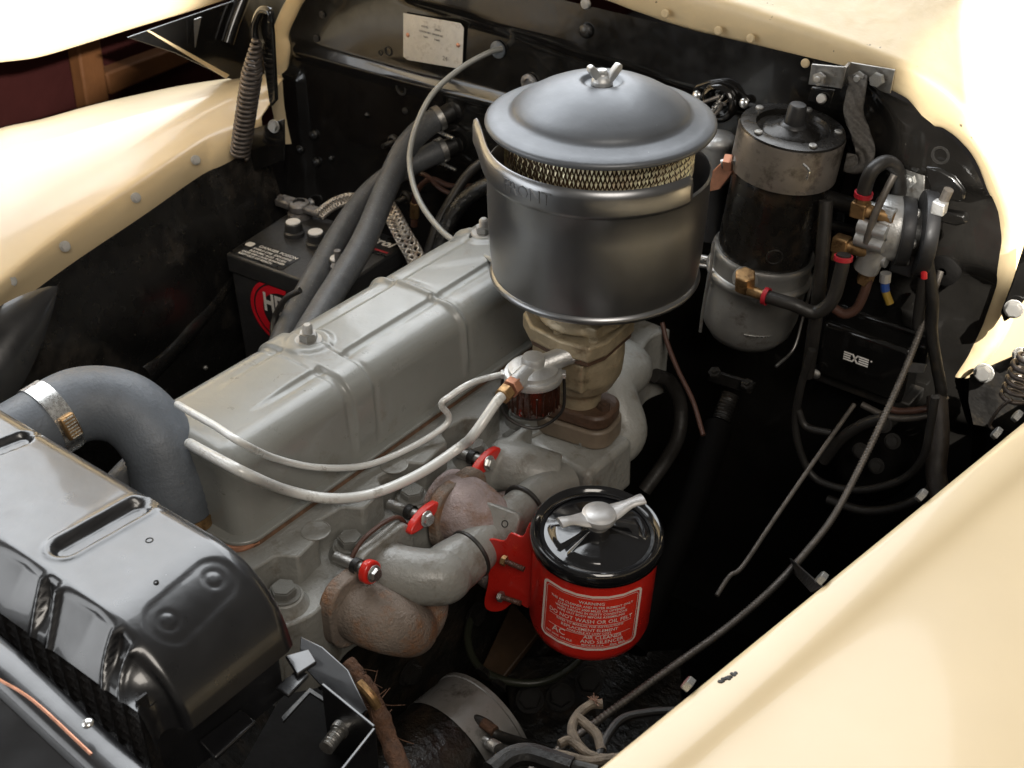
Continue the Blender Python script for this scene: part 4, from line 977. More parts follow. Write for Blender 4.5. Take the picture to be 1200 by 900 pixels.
mclamp(at(433, 670, 'Z', -.020), .014, 'small round red clamp below the front runner flange', tall=.0125)

# ------------------------------------------------------------------ sediment bowl
SB = at(625, 431, 'Z', .086)
fb = thing('fuel_filter', 'glass sediment bowl with cast cap hanging beside the carburetor', 'fuel filter', (SB.x, SB.y, .02))
Mb = T(SB.x, SB.y, .006)
bm = nb(); b_lathe(bm, [(.031, .066), (.0345, .067), (.0350, .072), (.0335, .0755), (.0295, .0765), (.029, .081), (.024, .0835), (.010, .086), (0, .086)], Mb, 48)
ou = at(668, 398, 'Z', .115); od = (V((ou.x, ou.y, .095)) - V((SB.x, SB.y, .088))).normalized()
ind = (at(585, 472, 'Z', .074) - V((SB.x, SB.y, .083))); ind = V((ind.x, ind.y, -.002)).normalized()
b_tube(bm, [V((SB.x, SB.y, .086)), V((SB.x, SB.y, .088)) + od * .048], .0118, 18)
b_tube(bm, [V((SB.x, SB.y, .087)), V((SB.x, SB.y, .083)) + ind * .036], .0112, 18); b_lathe(bm, [(.014, .08), (.014, .092), (.0125, .096), (0, .097)], Mb, 24)
put('cap', bm, ALU, fb)
bm = nb(); b_lathe(bm, [(.0305, .067), (.0308, .050), (.0305, .034), (.028, .027), (.022, .023), (0, .022)], Mb, 56)
put('glass_bowl', bm, AMBER, fb)
bm = nb()
for k in range(24):
    a = 2 * math.pi * k / 24; b_tube(bm, [V((SB.x + .0306 * math.cos(a), SB.y + .0306 * math.sin(a), z)) for z in (.036, .062)], .0012, 6)
put('glass_flutes', bm, AMBER, fb)
bm = nb(); b_lathe(bm, [(.020, .023), (.021, .019), (.012, .014), (0, .0135)], Mb, 24); put('bowl_foot', bm, CABLE, fb)
wd = _r; bm = nb(); b_tube(bm, crom([V((SB.x, SB.y, .080)) - wd * .034, V((SB.x, SB.y, .060)) - wd * .0365, V((SB.x, SB.y, .028)) - wd * .034 - _h * .008, V((SB.x, SB.y, .012)) - wd * .014 - _h * .012, V((SB.x, SB.y, .010)) + wd * .010 - _h * .012, V((SB.x, SB.y, .030)) + wd * .034 - _h * .008, V((SB.x, SB.y, .060)) + wd * .0365, V((SB.x, SB.y, .080)) + wd * .034], 8), .0019, 8); put('bail_wire', bm, BLACKM, fb)
for s_ in (-1, 1):
    bm = nb(); b_box(bm, (0, 0, .077), (.012, .010, .007), frame((SB.x, SB.y, 0), (0, 0, 1), wd) @ T(.032 * s_, 0, 0)); put('bail_lug', bm, ALU, fb, bevel=.001)
for k in range(2):
    bm = nb(); b_prism(bm, [((.0128 - .001 * k) * math.cos(R(60 * i)), (.0128 - .001 * k) * math.sin(R(60 * i))) for i in range(6)], 0, .010, frame(V((SB.x, SB.y, .088)) + od * (.044 + .014 * k), od)); put('outlet_nut', bm, [ALU, BRASS][k], fb, bevel=.001)
bm = nb(); b_tube(bm, [V((SB.x, SB.y, .088)) + od * .055, V((SB.x, SB.y, .092)) + od * .10], .0095, 14); put('outlet_pipe', bm, CARB, fb)
IN = V((SB.x, SB.y, .083)) + ind * .034
for k in range(2):
    bm = nb(); b_prism(bm, [((.0118 - .0012 * k) * math.cos(R(60 * i)), (.0118 - .0012 * k) * math.sin(R(60 * i))) for i in range(6)], 0, .0125, frame(IN + ind * .015 * k, ind + V((0, 0, -.15 * k)))); put('inlet_nut', bm, COPPER if k == 0 else BRASS, fb, bevel=.001)

tube('fuel_line', [IN + ind * .024, IN + ind * .040 + V((0, 0, -.004))] + atp([(556, 508, 'Z', .052), (540, 523, 'X', -.012), (490, 556, 'X', -.028), (435, 579, 'X', -.048), (385, 584, 'X', -.064), (335, 574, 'X', -.086), (290, 556, 'Y', -.424), (240, 530, 'Y', -.424), (222, 520, 'Y', -.405)]), .0059, WTUBE, n=10, label='thick white fuel line sweeping from the glass bowl along the valve cover', cat='pipe')
tube('vacuum_line', atp([(602, 436, 'Z', .060), (575, 442, 'Z', .05), (550, 450, 'X', -.045), (528, 464, 'X', -.055), (517, 474, 'X', -.06), (526, 488, 'X', -.060), (518, 502, 'X', -.062), (480, 525, 'X', -.075), (430, 545, 'X', -.085), (375, 548, 'X', -.090), (325, 538, 'X', -.096), (285, 520, 'Y', -.418), (250, 498, 'Y', -.416), (220, 481, 'Y', -.410), (208, 474, 'Y', -.395)]), .0039, WTUBE, n=10, label='thin white vacuum line with a kink running along the valve cover', cat='pipe')

# ------------------------------------------------------------------ red filter canister
OC = V((.182, -.166, 0)); zb, ztp = -.130, .006
of = thing('oil_filter', 'bright red canister with black lid and printed label', 'filter canister', (OC.x, OC.y, zb))
tilt = Matrix.Translation(V((OC.x, OC.y, zb))) @ Matrix.Rotation(R(3.5), 4, _r) @ Matrix.Rotation(R(2), 4, _h)
H_ = ztp - zb; RC = .0672
bm = nb(); b_lathe(bm, [(0, 0), (.045, .0), (.057, .003), (.0645, .010), (RC, .020), (RC, H_)], tilt, 96); put('can', bm, RED, of, sharp=60)
LID = mk('black_lid_gloss', (.008, .008, .009), .13, var=.2, coat=.6, rvar=.04, bump=.0003, bs=40)
bm = nb(); b_lathe(bm, [(RC + .0012, H_ - .010), (RC + .0040, H_ - .007), (RC + .0046, H_ + .001), (RC + .0036, H_ + .007), (RC + .0005, H_ + .0095), (.063, H_ + .0075), (.0605, H_ + .003), (.057, H_ + .003)], tilt, 96); ld = put('lid_rim', bm, LID, of, sharp=60)
rows = []
for i in range(145):                     # pressed lid with raised triangular pads
    a = 2 * math.pi * i / 144; row = []
    for k in range(22):
        r_ = lerp(.001, .0595, k / 21); q = math.degrees(a)
        pad = max(sstep(262, 266, q) * (1 - sstep(309, 313, q)), sstep(208, 212, q) * (1 - sstep(249, 253, q)), sstep(20, 24, q) * (1 - sstep(64, 68, q))) * sstep(.010, .018, r_) * (1 - sstep(.046, .050, r_))
        row.append(tilt @ V((r_ * math.cos(a), r_ * math.sin(a), H_ + .001 + .0165 * (1 - r_ / .06) + .0034 * pad * (r_ / .05))))
    rows.append(row)
bm = nb(); b_grid(bm, rows); put('lid_panel', bm, LID, ld, sharp=50)
hm = tilt @ T(0, 0, H_ + .018)
hdir = (at(755, 562, 'Z', .03) - at(658, 590, 'Z', .03)); hdl = (tilt.to_3x3().inverted() @ hdir); hdl.z = 0; hdl.normalize(); hy = V((-hdl.y, hdl.x, 0))
bm = nb(); b_lathe(bm, [(.011, -.008), (.013, .002), (.0180, .006), (.0188, .010), (.0182, .0135), (.0150, .0150), (.0142, .0158), (0, .0160)], hm, 40)
for s_, L_ in ((-1, .046), (1, .052)):
    pts = []
    rows = []
    for k in range(9):
        t = k / 8; x = lerp(.010, L_, t); w_ = lerp(.0125, .0062, sstep(0, .75, t)) + .0016 * sstep(.6, 1, t); z = .0085 + .0075 * sstep(.0, .9, t); h_ = lerp(.0052, .0036, t)
        rows.append([hm @ (hdl * (s_ * x) + hy * (w_ * cc) + V((0, 0, z + h_ * ss))) for cc, ss in [(math.cos(R(a)), math.sin(R(a))) for a in range(0, 361, 30)]])
    b_grid(bm, rows, flip=s_ < 0)
    bm.faces.new([bm.verts.new(p) for p in rows[-1][:-1]])
put('wing_handle', bm, mk('satin_aluminium', (.55, .54, .53), .42, metal=.5, var=.06, vs=40), of, sharp=45)
# label
a_c = R(-58); LZ = H_ * .53
def lab(c, rr=.0003): a = a_c + c.x / RC; return tilt @ V(((RC + rr + c.z) * math.cos(a), (RC + rr + c.z) * math.sin(a), LZ + c.y))
def strip(w_, h_, wd_, r_, mat, name, par, rr):
    o_ = rrect(w_, h_, r_, 8); i_ = rrect(w_ - 2 * wd_, h_ - 2 * wd_, max(.001, r_ - wd_), 8)
    def dens(l):
        out = []
        for k in range(len(l)):
            a, b = l[k], l[(k + 1) % len(l)]
            for s_ in range(6): out.append((lerp(a[0], b[0], s_ / 6), lerp(a[1], b[1], s_ / 6)))
        return out + [out[0]] if False else out + [l[0]]
    bm = nb(); b_grid(bm, [[lab(V((x, y, 0)), rr) for x, y in dens(o_)], [lab(V((x, y, 0)), rr) for x, y in dens(i_)]]); return put(name, bm, mat, par, smooth=False)
WL_, HL_ = .114, .084
lbk = nb(); b_grid(lbk, [[lab(V((lerp(-WL_ / 2, WL_ / 2, i / 24), y, 0)), .0002) for i in range(25)] for y in (-HL_ / 2, HL_ / 2)])
lo = put('label', lbk, mk('label_red', (.66, .035, .018), .35, var=.05), of); lo['label'] = 'red label with white border and white printing'
strip(WL_, HL_, .0034, .008, PINKW, 'label_border', lo, .0012); strip(WL_ - .010, HL_ - .010, .0006, .005, PINKW, 'label_line', lo, .0012)
for s, sx, sy, sz in (('WARNING', 0, .0245, .0050), ('THIS AIR CLEANER AND FILTER ELEMENT ONLY', 0, .0198, .0038), ('CLEAN EACH 2000 MILES OR OFTENER', 0, .0158, .0038), ('WHEN DRIVING IN DUSTY CONDITIONS', 0, .0120, .0038), ('WIPE OUT BODY BEFORE ASSEMBLING', 0, .0082, .0038), ('DO NOT WASH OR OIL FELT', 0, .0025, .0064), ('REFER TO MANUAL FOR INSTRUCTIONS', 0, -.0036, .0036), ('REPLACEMENT ELEMENT', 0, -.0082, .0050), ('AVAILABLE AT LOW COST', 0, -.0122, .0036), ('AC', -.030, -.0185, .0105), ('AIR CLEANER', .014, -.0172, .0062), ('AND SILENCER', .014, -.0228, .0062), ('PAT. NOS. ON FILE', -.030, -.0255, .0034), ('MADE IN U.S.A.', .005, -.0272, .0032), ('Flint, Mich.', .030, -.0275, .0038)):
    bm = text_bm(s, sz * 1.2, lambda c: lab(V((c.x * .93 + sx * 1.1, c.y + sy * 1.24, c.z)), .0012), bold=.00007); put('print', bm, PINKW, lo, smooth=False)
for y in (-.0018, -.0178):
    bm = nb(); b_grid(bm, [[lab(V((lerp(-.046, .046, i / 20), y + dy, 0)), .0012) for i in range(21)] for dy in (-.0003, .0003)]); put('label_line', bm, PINKW, lo, smooth=False)
# bracket
brp = [(566, 641), (574, 632), (590, 634), (598, 625), (612, 629), (622, 617), (622, 708), (604, 705), (588, 716), (573, 716), (567, 706), (572, 676)]
P = [q for q in crom(atp(brp, 'Y', -.205), 4, closed=True)]; bm = nb(); b_poly(bm, P, .003); bk = put('bracket', bm, RED, of, bevel=.001)
for px, py, qx, qy in ((593, 658, 614, 667), (589, 700, 610, 707)):
    a, b = at(px, py, 'Y', -.215), at(qx, qy, 'Y', -.212)
    bm = nb(); b_tube(bm, [lerp(a, b, i / 30) for i in range(31)], lambda q: .0030 + .0004 * math.sin(q * 120), 10); put('bracket_screw', bm, BROWNW, bk)
    bolt(a, a - b, .0062, bk, STEEL if py > 680 else BRASS, 'hexplain')

# ------------------------------------------------------------------ generator, low at the front
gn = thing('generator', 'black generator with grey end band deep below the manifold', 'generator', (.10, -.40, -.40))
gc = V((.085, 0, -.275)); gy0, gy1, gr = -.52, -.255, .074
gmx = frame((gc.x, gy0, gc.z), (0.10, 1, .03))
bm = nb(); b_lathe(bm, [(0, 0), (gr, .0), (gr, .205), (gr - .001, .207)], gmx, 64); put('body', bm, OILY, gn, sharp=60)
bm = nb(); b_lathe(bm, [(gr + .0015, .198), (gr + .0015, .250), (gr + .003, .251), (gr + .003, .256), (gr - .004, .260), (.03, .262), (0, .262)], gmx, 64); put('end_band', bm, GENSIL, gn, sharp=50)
tp = at(543, 838, 'Z', -.208)
bm = nb(); b_lathe(bm, [(.012, -.006), (.012, .004), (.006, .006)], frame(tp, (.5, -.1, 1)), 18); put('terminal', bm, STEEL, gn)
bolt(tp + V((.002, 0, .004)), (.5, -.1, 1), .0085, gn, STEEL, 'nut')
tp2 = at(566, 866, 'Z', -.215)
bm = nb(); b_tube(bm, [lerp(tp2, tp2 + V((.030, -.01, .014)), i / 30) for i in range(31)], lambda t: .007 + .0008 * math.sin(t * 60), 12); put('terminal', bm, STEEL, gn)
for px, py in ((565, 790), (584, 805)): bolt(at(px, py, 'Z', -.25), (0, 1, .4), .008, gn, OILY, 'hex')
tube('generator_lead', [tp + V((.004, 0, .006))] + atp([(556, 842, 'Z', -.202), (572, 850, 'Z', -.20), (585, 862, 'Z', -.205), (640, 880, 'Z', -.25), (690, 905, 'Z', -.26)]), .006, CABLE, label='black lead leaving the generator terminal', cat='wire')
tube('frayed_lead', atp([(566, 847, 'Z', -.196), (580, 857, 'Z', -.196)]), .0062, ORANGE, label='frayed brown end of the generator lead', cat='wire')
tube('drain_tube', atp([(552, 720, 'Z', -.30), (548, 750, 'Z', -.30), (560, 780, 'Z', -.30), (590, 797, 'Z', -.30), (630, 800, 'Z', -.30), (665, 785, 'Z', -.30), (690, 760, 'Z', -.30)]), .0052, mk('olive_tube', (.022, .024, .015), .4), label='olive dark tube looping under the red canister', cat='pipe')
P = [at(600, 705, 'Z', -.33), at(632, 740, 'Z', -.33), at(585, 800, 'Z', -.36), at(560, 790, 'Z', -.36)]
bm = nb(); b_poly(bm, P, .01); tag(put('brown_bracket', bm, mk('brown_plate', (.05, .028, .013), .6, var=.3), base=P[0], bevel=.002), 'dim brown plate below the red canister', 'bracket')
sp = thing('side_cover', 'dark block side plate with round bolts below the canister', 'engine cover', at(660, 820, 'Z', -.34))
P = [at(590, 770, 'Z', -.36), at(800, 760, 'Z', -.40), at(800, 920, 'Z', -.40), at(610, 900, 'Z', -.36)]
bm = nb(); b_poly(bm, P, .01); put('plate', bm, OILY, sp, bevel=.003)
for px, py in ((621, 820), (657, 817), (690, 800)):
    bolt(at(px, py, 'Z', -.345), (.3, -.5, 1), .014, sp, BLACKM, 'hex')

# frayed brown loom by the radiator bracket
lm_ = thing('wiring_loom', 'frayed brown cloth loom behind the radiator bracket', 'wiring', at(440, 830, 'Z', -.1))
Q = atp([(405, 778, 'Z', -.06), (424, 800, 'Z', -.07), (441, 830, 'Z', -.09), (455, 865, 'Z', -.11), (475, 915, 'Z', -.13)])
bm = nb(); b_tube(bm, crom(Q, 10), lambda t: .0100 + .0005 * math.sin(t * 55) + .0007 * math.sin(t * 23), 14); put('loom_wrap', bm, ORANGE, lm_)
bm = nb(); b_tube(bm, crom(atp([(420, 800, 'Z', -.055), (434, 815, 'Z', -.062), (442, 828, 'Z', -.075)]), 8), .0052, 10); put('bare_wire', bm, BRASS, lm_)
bm = nb()
for k in range(34):
    c = crom(Q, 10)[random.randint(4, 30)]; d = V((random.gauss(0, 1), random.gauss(0, 1), random.gauss(0, 1))).normalized()
    b_tube(bm, crom([c + d * .009, c + d * .016 + V((0, 0, -.003)), c + d * random.uniform(.018, .034) + V((random.gauss(0, .004), 0, -.006))], 4), .0006, 4)
put('loose_threads', bm, ORANGE, lm_)['kind'] = 'stuff'

# cloth harness at the bottom
hn = thing('cloth_harness', 'beige cloth wires looped and knotted at the lower edge', 'wiring', at(690, 870, 'Z', -.1))
def strand(name, px, r_, m): 
    bm = nb(); b_tube(bm, crom(atp(px, 'Z', -.08), 10), r_, 10); put(name, bm, m, hn)
strand('wire', [(706, 825), (692, 826), (677, 838), (670, 855), (676, 870), (690, 885, 'Z', -.09), (712, 900, 'Z', -.1)], .0048, CLOTH)
strand('wire', [(655, 872), (668, 868), (690, 884), (715, 889), (740, 884)], .0045, CLOTH)
strand('wire', [(640, 885), (660, 886), (690, 893), (720, 889)], .0055, CLOTH)
strand('wire', [(642, 893), (675, 897), (700, 903)], .005, TAPE)
strand('wire', [(676, 840), (688, 850), (700, 862), (705, 880)], .005, CLOTH)
strand('wire', [(700, 890), (712, 862), (730, 842), (760, 835), (790, 833)], .0042, CABLE)
strand('taped_bundle', [(575, 905), (598, 888), (620, 884), (645, 891), (670, 900)], .011, BLACKM)
bm = nb(); c = at(697, 822, 'Z', -.076)
for k in range(26):
    d = V((random.gauss(0, 1), random.gauss(0, 1), random.gauss(0.6, 1))).normalized(); b_tube(bm, [c, c + d * random.uniform(.004, .009)], .0005, 4)
put('frayed_end', bm, mk('frayed_pink', (.30, .18, .13), .9, var=.3), hn)['kind'] = 'stuff'

# ------------------------------------------------------------------ pump motor canister
MY = .335
mt = at(930, 146, 'Y', MY); mb_ = at(883, 345, 'Y', MY)
mo = thing('pump_motor', 'tall dark electric pump motor with grey steel reservoir on the firewall', 'pump', at(882, 395, 'Y', MY))
ax_ = (mt - mb_).normalized(); Lm = (mt - mb_).length
Mm = frame(mb_, ax_, _r)
kf = Lm / 200.0                                    # metres per picture pixel along the axis
rB = .0655
bm = nb(); b_lathe(bm, [(rB - .004, 40 * kf), (rB - .004, 152 * kf)], Mm, 72); put('motor_body', bm, mk('worn_black_motor', (.010, .009, .008), .28, var=.4, vs=20, coat=.2, bump=.0005, bs=30, dirt=((.045, .03, .018), .25, 14)), mo)
bm = nb(); b_lathe(bm, [(rB - .003, 150 * kf), (rB + .001, 151 * kf), (rB + .001, 193 * kf), (rB - .001, 197 * kf)], Mm, 72); put('end_band', bm, SMOKE, mo, sharp=50)
bm = nb(); b_lathe(bm, [(rB, 196 * kf), (rB - .001, 198 * kf), (rB - .010, 199 * kf), (.046, 199 * kf), (.044, 194 * kf), (.037, 193.5 * kf), (.034, 196 * kf), (.026, 196.5 * kf), (.022, 199 * kf), (.0, 199 * kf)], Mm, 72); cap = put('end_cap', bm, mk('cap_black', (.02, .018, .016), .28, metal=.4, var=.3), mo, sharp=50)
bm = nb(); b_lathe(bm, [(.017, 198 * kf), (.0145, 201 * kf), (.0125, 202 * kf), (.0112, 219 * kf), (.0095, 221.5 * kf), (0, 222 * kf)], Mm, 32); put('knob', bm, PLASTIC, cap)
for a in (-150, -75, -10, 60, 130):
    bolt(Mm @ V((.055 * math.cos(R(a)), .055 * math.sin(R(a)), 199 * kf)), ax_, .0052, cap, STEEL, 'screw')
bm = nb(); b_lathe(bm, [(.0, -56 * kf), (.030, -55 * kf), (.050, -48 * kf), (.060, -36 * kf), (.0645, -18 * kf), (.0655, 10 * kf), (.066, 25 * kf), (.0695, 27 * kf), (.0705, 31 * kf), (.0685, 35 * kf), (.066, 36 * kf), (.0655, 50 * kf), (.0675, 55 * kf), (.0655, 58 * kf), (.060, 58 * kf)], Mm, 72); rv = put('reservoir', bm, BOWL, mo, sharp=60)
bm = nb(); b_tube(bm, [Mm @ V((.0647 * math.cos(R(a)), .0647 * math.sin(R(a)), -19 * kf)) for a in range(-106, -70, 3)], .0012, 6); put('scratch_bead', bm, ZINC, rv)
emb = []
bm = nb(); b_tube(bm, [Mm @ V(((rB - .0035) * math.cos(R(-92) + .0), (rB - .0035) * math.sin(R(-92)), 78 * kf)) + (Mm.to_3x3() @ V((.010 * math.cos(R(q)), 0, .010 * math.sin(R(q))))) for q in range(0, 360, 15)], .0012, 6, closed=True); put('round_emblem', bm, BLACKM, mo)
bm = nb(); b_tube(bm, crom(atp([(945, 210, 'Y', MY - .065), (948, 200, 'Y', MY - .066), (941, 192, 'Y', MY - .066)]), 5), .0018, 6); put('solder_mark', bm, ZINC, mo)
wp = [(822, 300), (826, 275), (838, 258)]
bm = nb(); b_tube(bm, crom([Mm @ V((.071 * math.cos(R(q)), .071 * math.sin(R(q)), z * kf)) for q, z in ((-12, 60), (-12, 20), (-14, -20), (-30, -48), (-60, -58))], 8), .0022, 8); put('bail_wire', bm, STEEL, mo)
bm = nb(); b_tube(bm, crom([Mm @ V((.071 * math.cos(R(q)), .071 * math.sin(R(q)), z * kf)) for q, z in ((188, 66), (190, 55), (196, 30), (196, -10), (200, -40))], 8), .0022, 8); put('bail_wire', bm, STEEL, mo)
ft = at(873, 328, 'Y', MY - .072); fd = (_r * .5 - _h * .6).normalized()
bm = nb(); b_lathe(bm, [(.015, -.01), (.015, .010), (.010, .013)], frame(ft, -_h + V((0, 0, .2))), 24); put('port_boss', bm, BOWL, rv)
bm = nb(); b_prism(bm, [(.014 * math.cos(R(60 * i)), .014 * math.sin(R(60 * i))) for i in range(6)], -.012, .014, frame(at(873, 330, 'Y', MY - .085), (0.1, -.3, 1))); put('elbow', bm, BRASS, rv, bevel=.002)
h3 = thing('hydraulic_hose', 'black rubber hose from the reservoir elbow with a red collar', 'hose', at(890, 345, 'Y', MY - .09))
Q = atp([(880, 341, 'Y', MY - .09), (900, 348, 'Y', MY - .09), (930, 357, 'Y', MY - .085), (955, 366, 'Y', MY - .075), (975, 352, 'Y', MY - .07), (985, 320, 'Y', MY - .065), (989, 298, 'Y', MY - .062)])
H3 = crom(Q, 10); bm = nb(); b_tube(bm, H3[8:], .0086, 18); put('hose', bm, CABLE, h3)
bm = nb(); b_lathe(bm, [(.007, -.012), (.007, .012)], frame(H3[4], H3[6] - H3[2]), 14); put('barb', bm, BRASS, h3)
for k in (9, len(H3) - 3): band('red_collar', H3[k], H3[min(len(H3) - 1, k + 1)] - H3[k - 1], .0092, .0055, REDB, h3, .0022)

# capsule with copper strap left of the motor
cp = thing('solenoid_capsule', 'small silver capsule behind the air cleaner with black lower half', 'solenoid', at(838, 280, 'Y', .37))
cpt = at(842, 165, 'Y', .37); bm = nb(); mcp = T(cpt.x, cpt.y, cpt.z)
b_lathe(bm, [(0, .010), (.018, .009), (.024, .004), (.025, -.002), (.023, -.006), (.022, -.008), (.022, -.050), (.018, -.058)], mcp, 36); put('shell', bm, ALU, cp, sharp=60)
bm = nb(); b_lathe(bm, [(.0205, -.056), (.021, -.060), (.021, -.14), (0, -.14)], mcp, 32); put('lower_body', bm, PLASTIC, cp)
P = [at(830, 205, 'Y', .30), at(851, 185, 'Y', .30), at(863, 196, 'Y', .30), at(843, 222, 'Y', .30), at(830, 225, 'Y', .30)]
bm = nb(); b_poly(bm, P, .004); tag(put('copper_strap', bm, COPPER, base=P[0], bevel=.001), 'flat copper strap bolted beside the pump motor', 'strap')
tb = thing('terminal_stud', 'dull terminal stud and nut holding the copper strap', 'terminal', at(850, 188, 'Y', .295))
bm = nb(); b_tube(bm, [at(846, 192, 'Y', .29), at(874, 186, 'Y', .30)], .0062, 12); put('stud', bm, STEEL, tb)
for px, py, s_ in ((850, 190, .0115), (862, 188, .010)): bolt(at(px, py, 'Y', .292), V((1, .2, .1)), s_, tb, COPPER if s_ > .011 else LEAD, 'hexplain', name='nut')
tube('small_pipe', atp([(812, 300, 'Y', .33), (830, 304, 'Y', .33)]), .005, STEEL, label='short steel pipe joining the reservoir, upper of two', cat='pipe')
tube('small_pipe', atp([(812, 309, 'Y', .33), (832, 312, 'Y', .33)]), .004, STEEL, label='short steel pipe joining the reservoir, lower of two', cat='pipe')

# lamp socket with flange on the firewall
ls = thing('lamp_socket', 'round black lamp socket on a riveted flange above the capsule', 'socket', at(845, 118, 'Y', .405))
P = atp([(811, 106), (815, 100), (830, 95), (843, 93), (858, 100), (874, 113), (879, 119), (874, 126), (860, 130), (846, 138), (834, 136), (824, 124), (815, 118), (811, 112)], 'Y', .404)
bm = nb(); b_poly(bm, P, .006); put('flange', bm, BLACK, ls, bevel=.002)
sc = at(845, 119, 'Y', .402); bm = nb(); b_lathe(bm, [(.026, 0), (.027, .006), (.024, .012), (.0195, .014), (.0175, .010), (.017, -.002), (0, -.002)], frame(sc, (0, -1, .1)), 40); put('socket_ring', bm, BLACK, ls, sharp=60)
for px, py in ((817, 112), (872, 121)): bolt(at(px, py, 'Y', .398), (0, -1, .1), .007, ls, ZINC, 'round')
for q in (((844, 113), (830, 118), (815, 124)), ((846, 122), (842, 130), (832, 140))):
    bm = nb(); b_tube(bm, crom(atp(q, 'Y', .385), 6), .0026, 8); put('wire', bm, CONDUIT, ls)
bm = nb()
for k in range(9): b_tube(bm, [sc + V((random.uniform(-.012, .012), -.002, random.uniform(-.012, .012))), sc + V((random.uniform(-.012, .012), -.012, random.uniform(-.012, .012)))], .0018, 6)
put('contacts', bm, STEEL, ls)['kind'] = 'stuff'

def ribbon(name, pts, w_, mat, lab):
    P = crom(pts, 14); n = len(P); rows = []
    for i in range(n):
        t = (P[min(n - 1, i + 1)] - P[max(0, i - 1)]).normalized(); tw = R(18 * math.sin(i * .12))
        s_ = t.cross((Matrix.Rotation(tw, 3, t) @ (CAM - P[i]))).normalized(); v = s_.cross(t)
        rows.append([P[i] + s_ * (w_ * (k / 6 - .5)) + v * (.0018 * math.sin(k * 2.1 + i * .5)) for k in range(7)])
    bm = nb(); b_grid(bm, rows); o = put(name, bm, mat, base=P[0], sharp=0, solid=.003, sub=1); tag(o, lab, 'strap'); return o
# stepped steel bracket on the rim, with dark braided strap
sbk = thing('step_bracket', 'bent steel bracket bolted to the cream rim above the motor', 'bracket', at(995, 95, 'Y', .39))
b1 = atp([(951, 75), (992, 79), (986, 104), (947, 99)], 'Y', .375); b2 = atp([(997, 73), (1049, 82), (1043, 110), (990, 99)], 'Y', .396)
bm = nb(); b_poly(bm, b1, .003); put('front_leg', bm, STEEL, sbk, bevel=.0008)
bm = nb(); b_poly(bm, b2, .003); put('rear_leg', bm, STEEL, sbk, bevel=.0008)
bm = nb(); b_poly(bm, [b1[1], b2[0], b2[3], b1[2]], .003); put('web', bm, STEEL, sbk)
bm = nb(); b_poly(bm, atp([(951, 102), (978, 106), (973, 122), (946, 118)], 'Y', .368), .004); put('lower_tab', bm, BLACK, sbk, bevel=.001)
bolt(at(961, 92, 'Y', .371), (0, -1, .1), .0085, sbk, STEEL, 'nut'); bolt(at(1007, 91, 'Y', .392), (0, -1, .1), .0085, sbk, STEEL, 'nut'); bolt(at(1029, 93, 'Y', .392), (0, -1, .1), .009, sbk, ZINC, 'hexplain')
bolt(at(963, 116, 'Y', .364), (0, -1, .5), .0065, sbk, STEEL, 'screw')
ribbon('braided_strap', atp([(1005, 88, 'Y', .388), (1004, 105, 'Y', .38), (1000, 130, 'Y', .37), (1008, 155, 'Y', .365), (1014, 178, 'Y', .36), (1006, 192, 'Y', .355), (990, 190, 'Y', .35)]), .024, DBRAID, 'dark braided strap hanging from the bent steel bracket')

# ------------------------------------------------------------------ hydraulic valve on the right of the firewall
vx = thing('hydraulic_valve', 'silver and black round hydraulic valve with brass elbows', 'valve', at(1060, 290, 'Y', .37))
vd = (V((.88, .46, -.03))).normalized()          # disc axis
def disc(name, px, py, Y, prof_, m, seg=48): bm = nb(); b_lathe(bm, prof_, frame(at(px, py, 'Y', Y), vd), seg); return put(name, bm, m, vx, sharp=50)
bp_ = atp([(1055, 194), (1084, 199), (1082, 250), (1050, 245)], 'Y', .385); bm = nb(); b_poly(bm, bp_, .003); put('mount_plate', bm, STEEL, vx, bevel=.001)
bolt(at(1066, 211, 'Y', .38), (0, -1, .1), .009, vx, ZINC, 'nut')
disc('cast_body', 1034, 266, .345, [(0, -.012), (.036, -.010), (.040, -.004), (.040, .022)], ALU)
for dz, dy in ((.028, -.02), (-.004, -.038), (-.032, -.018), (.012, -.036)):
    bm = nb(); b_tube(bm, [at(1034, 266, 'Y', .345) + V((-.016, dy, dz)), at(1034, 266, 'Y', .345) + V((.020, dy, dz))], .0098, 14); put('body_lug', bm, ALU, vx)
disc('black_disc', 1052, 270, .345, [(0, 0), (.041, 0), (.042, .002), (.042, .013), (.041, .015), (0, .015)], CHAR)
for a in range(0, 360, 60):
    c = frame(at(1052, 270, 'Y', .345), vd) @ V((.036 * math.cos(R(a)), .036 * math.sin(R(a)), .015)); bolt(c, vd, .0062, vx, STEEL, 'round')
disc('spacer', 1060, 272, .345, [(.03, 0), (.03, .018)], BLACKM)
disc('outer_disc', 1076, 272, .345, [(0, 0), (.050, 0), (.0515, .002), (.0515, .014), (.050, .016), (.02, .0165), (0, .0165)], CHAR)
P = atp([(1083, 195), (1100, 198), (1118, 208), (1131, 225), (1130, 235), (1122, 238), (1090, 228)], 'Y', .36); bm = nb(); b_poly(bm, P, .008); put('cover_arm', bm, BLACK, vx, bevel=.003)
P = atp([(1092, 246), (1130, 252), (1133, 262), (1120, 266), (1092, 258)], 'Y', .36); bm = nb(); b_poly(bm, P, .014); put('lower_arm', bm, BLACK, vx, bevel=.003)
bm = nb(); b_tube(bm, atp([(1112, 222), (1102, 243)], 'Y', .33), .006, 10); put('link_rod', bm, CONDUIT, vx)
bm = nb(); b_box(bm, (0, 0, 0), (.016, .014, .016), Matrix.Translation(at(1101, 243, 'Y', .325))); put('clevis', bm, ALU, vx, bevel=.002)
P = atp([(1094, 250), (1098, 253), (1080, 310), (1076, 306)], 'Y', .325); bm = nb(); b_poly(bm, P, .003); put('lever', bm, BRASS, vx)
